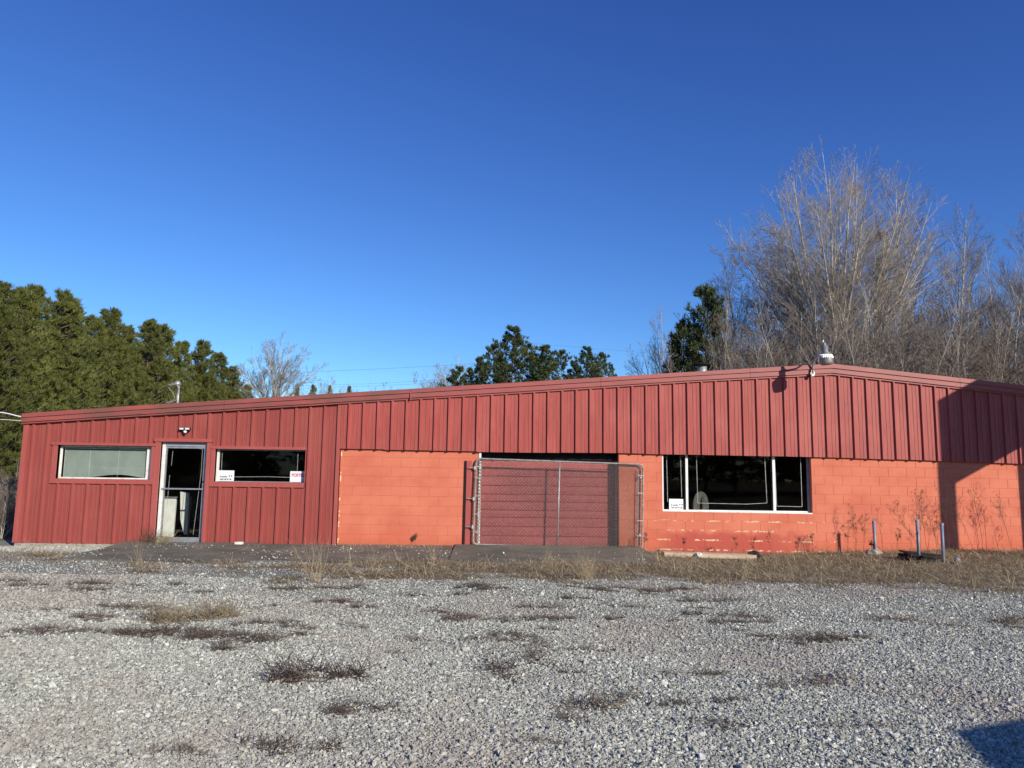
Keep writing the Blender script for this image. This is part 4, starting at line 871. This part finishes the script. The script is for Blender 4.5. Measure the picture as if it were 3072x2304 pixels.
# ------------------------------------------------------------------ ground cover
def scatter(n, xr, yr, dens, g):
    x = g.uniform(*xr, n); y = g.uniform(*yr, n); k = g.random(n) < dens(x, y); return x[k], y[k]
def gr(g, n): return scatter(n, (-10.6, 12.6), (-7.4, -.02), thatch, g)
def grass(name, x, y, g, lmin, lmax, wd, mats, lean=(.5, 1.5), probs=None):
    n = len(x); z = H(x, y); a = g.uniform(0, 6.283, n); le = g.uniform(*lean, n); L = g.uniform(lmin, lmax, n)
    d0 = np.stack([np.cos(a)*np.sin(le*.82), np.sin(a)*np.sin(le*.82), np.cos(le*.82)], 1); d1 = np.stack([np.cos(a+.3)*np.sin(le), np.sin(a+.3)*np.sin(le), np.cos(le)], 1)
    L = L*(.55+.9*np.clip(hnoise(x, y, 3.1, 8.)+.45*hnoise(x, y, 9., 1.), 0, 1)); P0 = np.stack([x, y, z+g.uniform(0, .03, n)], 1); P1 = P0+d0*(L*.5)[:, None]; P2 = P1+d1*(L*.5)[:, None]
    s = np.stack([-np.sin(a+g.normal(0, .7, n)), np.cos(a), g.normal(0, .3, n)], 1); s /= np.linalg.norm(s, axis=1)[:, None]; s *= (wd*g.uniform(.6, 1.3, n))[:, None]
    V = np.stack([P0-s, P0+s, P1+s*.8, P1-s*.8, P2], 1).reshape(-1, 3); b = (np.arange(n)*5)[:, None]
    F = (b+np.array([0, 1, 2, 3])).tolist()+(b+np.array([3, 2, 4])).tolist()
    me = bpy.data.meshes.new(name); me.from_pydata(V.tolist(), [], F)
    for m_ in mats: me.materials.append(M[m_])
    mi = g.choice(len(mats), n, p=probs); me.polygons.foreach_set('material_index', np.concatenate([mi, mi]).astype(np.int32))
    o = bpy.data.objects.new(name, me); COL.objects.link(o); return o
g = np.random.default_rng(3); x, y = gr(g, 210000)
tag(grass('dry_grass', x, y, g, .04, .17, .0036, ['straw', 'straw_d', 'straw_g'], (1.0, 1.66), [.36, .46, .18]), 'matted dry brown grass strip along the foot of the building', 'grass', kind='stuff')
g = np.random.default_rng(33); x, y = scatter(9000, (-10.6, 12.6), (-7.4, -.02), lambda x, y: thatch(x, y)**2*np.clip(.3+hnoise(x, y, 2.1, 5.), .03, 1), g)
tag(grass('tall_dry_grass', x, y, g, .15, .42, .0030, ['straw', 'straw_d'], (.15, 1.0), [.7, .3]), 'thin taller straw blades rising out of the matted grass strip', 'grass', kind='stuff')
g = np.random.default_rng(34); x, y = scatter(16000, (-10.6, 12.6), (-7.4, -.02), lambda x, y: thatch(x, y)*np.clip(.55+hnoise(x, y, 1.6, 15.), .03, 1), g)
tag(grass('fallen_straw', x, y, g, .22, .55, .0048, ['straw', 'straw_d'], (1.15, 1.7), [.75, .25]), 'long pale straws lying flat across the grass strip', 'grass', kind='stuff')
def edge_d(x, y): return np.exp(-((y+.08)/.12)**2)*((x < -8.2)*.8+(x > 2.9)*.9+(x < -1.2)*(x > -3.6)*.2)
# gravel stones : geometry nodes, instanced on scattered points
def P_x(x, y): return (x > -1.2) | (hnoise(x, y, 1.3, 3.) < .1)
def gravel():
    g = np.random.default_rng(9); P = []
    for (y0, y1, dn) in ((-13.2, -11, 10500), (-11, -9.5, 8000), (-9.5, -8, 5500), (-8, -6.6, 2800), (-6.6, -5, 1700), (-5, -3.2, 450), (-3.2, -.1, 190)):
        D_ = max(CD+y1, 4.0); xw = .74*D_+.6; n = int(dn*(y1-y0)*2*xw); x = g.uniform(CX-xw, CX+xw+.5, n); y = g.uniform(y0, y1, n)
        k = (g.random(n) > thatch(x, y)*1.1) & (y < -.05)
        ap = (x > -8.1) & (x < 2.7) & (y > np.interp(x, *YT)); k &= ~ap | (g.random(n) < np.where(P_x(x, y), .05, .45))
        bare = hnoise(x, y, .9, 2.)*.5+hnoise(x, y, 2.6, 7.)*.35; k &= g.random(n) < np.clip(1.15-np.clip(bare-.25, 0, 1)*1.8, .35, 1)
        P.append(np.stack([x[k], y[k]], 1))
    P.append(np.stack([g.uniform(-11.2, -8.05, 6500), -.12-np.abs(g.normal(0, .55, 6500))], 1))
    P = np.concatenate(P); n = len(P); z = H(P[:, 0], P[:, 1]); ap = (P[:, 0] > -8.1) & (P[:, 0] < 2.7) & (P[:, 1] > np.interp(P[:, 0], *YT)); z = z+ap*.035
    dist = P[:, 1]+CD; s = g.lognormal(-5.27, .44, n)*np.interp(dist, [3, 8, 13], [1, 1.05, 1.3]); s = np.clip(s, .003, .026)
    me = bpy.data.meshes.new('gravel'); me.from_pydata(np.stack([P[:, 0], P[:, 1], z+s*.25], 1).tolist(), [], [])
    a = me.attributes.new('rot', 'FLOAT_VECTOR', 'POINT'); a.data.foreach_set('vector', np.stack([g.normal(0, .5, n), g.normal(0, .5, n), g.uniform(0, 6.283, n)], 1).ravel().astype(np.float32))
    a = me.attributes.new('scl', 'FLOAT_VECTOR', 'POINT'); a.data.foreach_set('vector', np.stack([s*g.uniform(.8, 1.5, n), s*g.uniform(.6, 1.1, n), s*g.uniform(.45, .85, n)], 1).ravel().astype(np.float32))
    o = bpy.data.objects.new('gravel', me); COL.objects.link(o); me.materials.append(M['stone'])
    ng = bpy.data.node_groups.new('gravel', 'GeometryNodeTree'); ng.interface.new_socket('Geometry', in_out='INPUT', socket_type='NodeSocketGeometry'); ng.interface.new_socket('Geometry', in_out='OUTPUT', socket_type='NodeSocketGeometry')
    L = ng.links.new; nn = ng.nodes.new; gi = nn('NodeGroupInput'); go = nn('NodeGroupOutput'); gj = nn('GeometryNodeGeometryToInstance')
    for k in range(5):
        ico = nn('GeometryNodeMeshIcoSphere'); ico.inputs['Radius'].default_value = 1; ico.inputs['Subdivisions'].default_value = 1 if k < 3 else 2
        sp = nn('GeometryNodeSetPosition'); nz = nn('ShaderNodeTexNoise'); nz.noise_dimensions = '4D'; nz.inputs['W'].default_value = k*7.3; nz.inputs['Scale'].default_value = .9
        sub = nn('ShaderNodeVectorMath'); sub.operation = 'SUBTRACT'; sub.inputs[1].default_value = (.5, .5, .5); mul = nn('ShaderNodeVectorMath'); mul.operation = 'SCALE'; mul.inputs['Scale'].default_value = 2.4
        L(nz.outputs['Color'], sub.inputs[0]); L(sub.outputs[0], mul.inputs[0]); L(mul.outputs[0], sp.inputs['Offset']); L(ico.outputs['Mesh'], sp.inputs['Geometry'])
        smn = nn('GeometryNodeSetShadeSmooth'); smn.inputs['Shade Smooth'].default_value = False; L(sp.outputs[0], smn.inputs['Geometry']); st = nn('GeometryNodeSetMaterial'); st.inputs['Material'].default_value = M['stone']; L(smn.outputs[0], st.inputs['Geometry']); L(st.outputs[0], gj.inputs[0])
    iop = nn('GeometryNodeInstanceOnPoints'); iop.inputs['Pick Instance'].default_value = True; L(gi.outputs[0], iop.inputs['Points']); L(gj.outputs[0], iop.inputs['Instance'])
    ri = nn('FunctionNodeRandomValue'); ri.data_type = 'INT'; ri.inputs[4].default_value = 0; ri.inputs[5].default_value = 4; L(ri.outputs[2], iop.inputs['Instance Index'])
    for nm, sk in (('rot', 'Rotation'), ('scl', 'Scale')):
        at = nn('GeometryNodeInputNamedAttribute'); at.data_type = 'FLOAT_VECTOR'; at.inputs['Name'].default_value = nm; L(at.outputs[0], iop.inputs[sk])
    L(iop.outputs[0], go.inputs[0]); md = o.modifiers.new('gravel', 'NODES'); md.node_group = ng
    return tag(o, 'loose grey crushed stone spread over the parking lot', 'gravel', kind='stuff')
gravel()
# weeds ------------------------------------------------
def stems_mesh(name, seed, n, hmin, hmax, spread, lean, r_, mat, flatness=0.):
    g = random.Random(seed); vs, fs = [], []
    subs = [(0, 0, .5)]+[(g.uniform(-1.5, 1.5)*spread, g.uniform(-.8, .8)*spread, g.uniform(.3, .6)) for _ in range(4)]
    for i in range(n):
        sc_ = subs[g.choice((0, 0, 0, 1, 1, 2, 3, 4))] if flatness > .3 and flatness != .9 else (0, 0, 1)
        a = g.uniform(0, 6.283); rr = spread*math.sqrt(g.random())*sc_[2]; p = Vector((sc_[0]+rr*math.cos(a), sc_[1]+rr*math.sin(a)*.55, 0)); L = g.uniform(hmin, hmax); az = g.uniform(0, 6.283); le = g.uniform(*lean)
        d = Vector((math.cos(az)*math.sin(le), math.sin(az)*math.sin(le), math.cos(le))); pts = [p]
        for k in range(3): d = (d+Vector((g.gauss(0, .22), g.gauss(0, .22), -flatness*.25))).normalized(); pts.append(pts[-1]+d*L/3); pts[-1].z = max(pts[-1].z, .006)
        add_poly(vs, fs, pts, [r_, r_*.8, r_*.6, r_*.3], 3)
        if g.random() < .4:
            q0 = pts[2]; add_poly(vs, fs, [q0, q0+Vector((g.gauss(0, .04), g.gauss(0, .04), g.uniform(0, .04)))], [r_*.6, r_*.3], 3)
    me = bpy.data.meshes.new(name); me.from_pydata(vs, [], fs); me.materials.append(M[mat]); return me
WM = [stems_mesh('stems', 200+i, 190, .06, .22, .22+.04*i, (.5, 1.5), .0028, 'weed' if i % 2 else 'weed_p', .6) for i in range(4)]
WG = stems_mesh('stems', 210, 260, .08, .24, .26, (.2, 1.3), .0028, 'straw_d', .5)
def clump(name, me, x, y, s, rz, lab, cat, group=None):
    o = bpy.data.objects.new(name, me); COL.objects.link(o); o.location = (x, y, float(H(x, y))); o.scale = s; o.rotation_euler = (0, 0, rz); return tag(o, lab, cat, group)
big = [(-1.53, -10.41, 1.15, 0, 'largest dark weed clump, left of centre on the near gravel'), (.25, -11.02, 1.0, 1, 'dark low weed mat on the near gravel right of centre'), (-3.78, -8.28, 1.35, 9, 'olive brown grass mat on the gravel toward the left'), (-3.2, -8.15, .9, 9, 'tan grass tuft at the right end of the olive mat'), (-3.55, -8.95, 1.0, 2, 'brown weed streak in front of the olive mat'), (-2.45, -9.28, 1.1, 1, 'brown weed mat between the olive mat and the largest clump'), (-2.75, -9.05, .8, 0, 'small brown weed beside the brown mat left of the largest clump'), (-.44, -10.05, .9, 2, 'flat dark weed behind and right of the largest clump'), (-.1, -9.6, .8, 3, 'thin dark weed in the middle of the gravel'), (-1.16, -11.17, .75, 0, 'small spidery dark weed on the near gravel'), (1.95, -10.45, .8, 3, 'flat dark weed on the right gravel'), (-1.65, -11.8, .75, 1, 'spindly dead weed close to the bottom edge'), (-4.54, -9.02, .8, 2, 'brown weed streak at the far left of the gravel'), (3.98, -8.06, .8, 3, 'flat brown weed on the right part of the lot'), (5.15, -8.0, .9, 1, 'flat brown weed at the right edge of the lot')]
for i, (x, y, s, k, lab) in enumerate(big):
    clump('weed_clump', WG if k == 9 else WM[k], x, y, (s*1.15, s, s*(1.3 if i in (0, 3) else .8)), i*.7*(i % 3), lab, 'weed', 'dead weeds on the gravel')
rs = random.Random(4)
for i in range(90):
    y = rs.uniform(-9.2, -5.7) if i < 76 else rs.uniform(-12, -9.2); x = rs.uniform(-5.2, 3.0) if y < -7 else rs.uniform(-7.5, 3.5); x = x if y > -9.2 else rs.uniform(-2.2, 1.8); s = rs.uniform(.25, .75)*(1 if i < 76 else .6)
    clump('weed_clump', WM[i % 4], x, y, (s*rs.uniform(.8, 1.4), s, s*.95), rs.uniform(-.4, .4), 'small flat dead weed dotted over the middle of the gravel lot', 'weed', 'small dead weeds on the gravel')
def tall_mesh(seed, n, h, spread): return stems_mesh('stalks', seed, n, h*.55, h, spread, (.02, .3), .0030, 'straw', .05)
TM = [tall_mesh(300+i, 16, 1., .10) for i in range(3)]+[tall_mesh(310, 60, 1., .22)]
tall = [(413, 1690, .62, 0, 'pale straw stalks standing on the concrete before the glass door'), (470, 1640, .3, 1, 'short straw wisp close to the glass door'), (930, 1742, .80, 1, 'tall straw stalks on the gravel in front of the metal wall end'), (950, 1745, .72, 2, 'leaning straw stalks right beside the tall ones'), (880, 1700, .45, 0, 'thin straw stalks behind the tall ones'), (1050, 1700, .50, 0, 'straw stalks in front of the coral wall, left one'), (1110, 1705, .55, 1, 'straw stalks in front of the coral wall, thicker pair'), (1300, 1705, .55, 2, 'straw stalks left of the concrete ramp'), (1650, 1725, .50, 3, 'bushy straw tuft in front of the gate'), (1760, 1740, .55, 3, 'palest bushy straw tuft in front of the gate, right of the other'), (1880, 1700, .40, 0, 'straw stalks at the right end of the ramp'), (2045, 1725, .45, 0, 'thin straw stalks in front of the pale plank'), (2235, 1735, .62, 1, 'single tall bent straw below the big window'), (2390, 1720, .3, 2, 'short straw stalks below the right end of the big window'), (78, 1640, .35, 0, 'straw wisp at the left corner of the building'), (175, 1645, .25, 1, 'short straw wisp under the blind window')]
def G(px, py):
    d = fw+RR*((px-1536)/2250)-UU*((py-1152)/2250); t = -CH/d.z; return CX+d.x*t, -CD+d.y*t
for i, (px, py, h, k, lab) in enumerate(tall):
    x, y = G(px, py); y = min(y, -.12); clump('straw_tuft', TM[k], x, y, (h, h, h), i*1.1, lab, 'grass', 'standing straw stalks')
def weed_plant(seed, h, lean, nb, heads=True):
    g = random.Random(seed); vs, fs, hv, hf = [], [], [], []
    def br(p, d, L, r_, lv):
        pts = [p]; dd = d.copy()
        for k in range(4): dd = (dd+Vector((g.gauss(0, .07), g.gauss(0, .07), .03))).normalized(); pts.append(pts[-1]+dd*L/4)
        add_poly(vs, fs, pts, [r_, r_*.85, r_*.7, r_*.55, r_*.35], 4)
        if lv < 2:
            for c in range(nb if lv == 0 else 4):
                f = g.uniform(.45, .97); s = f*4; i = min(int(s), 3); q = pts[i].lerp(pts[i+1], s-i); a = g.uniform(0, 6.283)
                nd = (dd*.9+Vector((math.cos(a), math.sin(a)*.6, g.uniform(0, .4)))*.6).normalized(); br(q, nd, L*g.uniform(.14, .3) if lv == 0 else L*g.uniform(.3, .6), r_*.5, lv+1)
        if lv >= 1 and heads:
            for c in range(5):
                q = pts[-1]+Vector((g.gauss(0, .012), g.gauss(0, .012), g.gauss(0, .012))); s_ = g.uniform(.003, .0075); o = len(hv)
                hv.extend([q+Vector(v)*s_ for v in ((1, 0, 0), (-1, 0, 0), (0, 1, 0), (0, -1, 0), (0, 0, 1), (0, 0, -1))]); hf.extend([(o+a, o+b, o+c_) for a, b, c_ in ((0, 2, 4), (2, 1, 4), (1, 3, 4), (3, 0, 4), (2, 0, 5), (1, 2, 5), (3, 1, 5), (0, 3, 5))])
    br(Vector((0, 0, 0)), Vector((lean, g.uniform(-.15, .15), 1)).normalized(), h, .0042, 0)
    a = bpy.data.meshes.new('stem'); a.from_pydata(vs, [], fs); a.materials.append(M['weed']); b = bpy.data.meshes.new('seed_head'); b.from_pydata(hv, [], hf); b.materials.append(M['weed']); return a, b
wl = [(2568, -.35, .75, .08, 9, 'upright dead weed with feathery top left of the pipes'), (2590, -.3, .62, .25, 10, 'spreading dead weed left of the first pipe'), (2648, -.5, .72, .0, 3, 'single thin dead stem right of the first pipe'), (2692, -.4, .40, .0, 8, 'short bushy dead weed between the first two pipes'), (2782, -1.6, 1.05, -.75, 9, 'tall dead weed arching left behind the middle pipe'), (2790, -1.7, 1.15, -.45, 12, 'tall seedy dead weed crossing the middle pipe'), (2815, -.4, .65, -.1, 4, 'thin dead weed between middle and right pipes'), (2850, -.5, 1.10, -.05, 12, 'seedy dead weed standing in the post shadow, left of two'), (2872, -.5, .95, .2, 10, 'seedy dead weed standing in the post shadow, right of two'), (2926, -.5, .95, -.35, 5, 'dark bent dead stem just right of the post shadow'), (2933, -.5, .85, .05, 5, 'upright dead stem right of the post shadow'), (2950, -.5, 1.25, 0, 6, 'tallest upright dead weed near the right edge'), (2962, -.5, .8, -.1, 4, 'dead stem right of the tallest weed'), (3040, -.5, .90, -.2, 12, 'branchy dead weed beside the second post shadow'), (2440, -.3, .35, .1, 6, 'small dead weed right of the big window'), (2210, -.6, .35, .0, 5, 'small dead stem behind the pale plank'), (2052, -.5, .3, -.1, 6, 'small dead stem at the left end of the plank'), (1870+60, -.4, .3, .1, 7, 'small dead weed at the right foot of the gate'), (2310, -.3, .40, .0, 4, 'thin dead stem under the right light of the big window'), (3010, -4.3, .8, -.12, 2, 'thin lone dark stem in the grass at lower right')]
for i, (px, y, h, ln, nb, lab) in enumerate(wl):
    p = ray(px, 1660, y); me = weed_plant(400+i, h*1.12, ln, nb); t = bpy.data.objects.new('dead_weed', None); COL.objects.link(t); t.location = (p.x, y, float(H(p.x, y))); tag(t, lab, 'weed', 'dead weeds against the coral wall')
    for nm, m_ in zip(('stem', 'seed_head'), me): o = bpy.data.objects.new(nm, m_); COL.objects.link(o); o.parent = t
p = ray(457, 1625, -.15); me = stems_mesh('stems', 501, 90, .25, .5, .14, (.1, .8), .0028, 'weed', .9); clump('dead_bush', me, p.x, -.15, (1, 1, 1), 0, 'wispy round dead bush against the left side of the door', 'bush')
p = ray(484, 1625, -.2); me = stems_mesh('stems', 502, 120, .12, .38, .12, (.1, .9), .0028, 'straw', .7); clump('dead_bush', me, p.x, -.2, (1, 1, 1), 0, 'pale tan weed bush at the foot of the white door jamb', 'bush')
p = ray(1243, 1632, -.12); me = weed_plant(520, .20, .0, 14); t = bpy.data.objects.new('sprout', None); COL.objects.link(t); t.location = (p.x, -.12, .02); tag(t, 'small leafy sprout at the foot of the coral wall left of the gate', 'weed')
for nm, m_ in zip(('stem', 'seed_head'), me): o = bpy.data.objects.new(nm, m_); COL.objects.link(o); o.parent = t

# ------------------------------------------------------------------ off to the right: what throws the two big shadows
sx = 9.37+.74*5.0; sg = thing('roadside_sign', (sx, -5, 0), 'tall roadside sign on two posts, just right of the view, shading the wall end', 'sign')
sx1 = 11.10+.74*2.7
part('post', 'galv', [(sx, sx+.26, -5.13, -4.95, -.1, 5.80)], sg); part('post', 'galv', [(sx1, sx1+.26, -2.75, -2.57, -.1, 5.80)], sg)
q = MB(); q.add([(sx, -5.13, 3.92), (sx1+.6, -1.9, 3.92), (sx1+.68, -1.9, 3.92), (sx+.08, -5.13, 3.92), (sx, -5.13, 5.86), (sx1+.6, -1.9, 5.86), (sx1+.68, -1.9, 5.86), (sx+.08, -5.13, 5.86)], [(3, 2, 1, 0), (4, 5, 6, 7), (0, 1, 5, 4), (1, 2, 6, 5), (2, 3, 7, 6), (3, 0, 4, 7)]); q.build('panel', 'worn_white', sg)
vh = Vector((2.29+.74*3.9, -11.53-3.9, 0)); u1 = Vector((.94, .35, 0)).normalized(); u2 = Vector((-.33, -.94, 0)).normalized()
vn = thing('parked_van', vh, 'parked white van behind the photographer on the right', 'van')
def vb(nm, a0, a1, b0, b1, z0, z1, mat, taper=0.):
    q = MB(); P = [vh+u1*a+u2*b for a, b in ((a0, b0), (a1, b0), (a1, b1), (a0, b1))]; T = [vh+u1*a+u2*b for a, b in ((a0+taper, b0), (a1-taper, b0), (a1-taper, b1), (a0+taper, b1))]
    q.add([(p.x, p.y, z0) for p in P]+[(p.x, p.y, z1) for p in T], [(0, 1, 2, 3), (7, 6, 5, 4), (0, 4, 5, 1), (1, 5, 6, 2), (2, 6, 7, 3), (3, 7, 4, 0)]); return q.build(nm, mat, vn)
vb('body', 0, 1.9, 0, 4.6, .35, 2.0, 'white'); vb('bonnet', .05, 1.85, 4.6, 5.4, .35, 1.15, 'white'); vb('windscreen', .12, 1.78, 4.602, 4.66, 1.16, 1.85, 'black'); vb('bumper', .0, 1.9, -.1, -.002, .38, .62, 'black')
for a in (.0, 1.7):
    for b in (.9, 4.3):
        c = vh+u1*a+u2*b; q = MB(); q.lathe([(0, 0), (.2, 0), (.34, .02), (.34, .2), (.2, .22), (0, .22)], (c.x, c.y, .34), u1, 20); q.build('wheel', 'rubber', vn)
for o in bpy.data.objects:
    if '_o' in o: del o['_o']
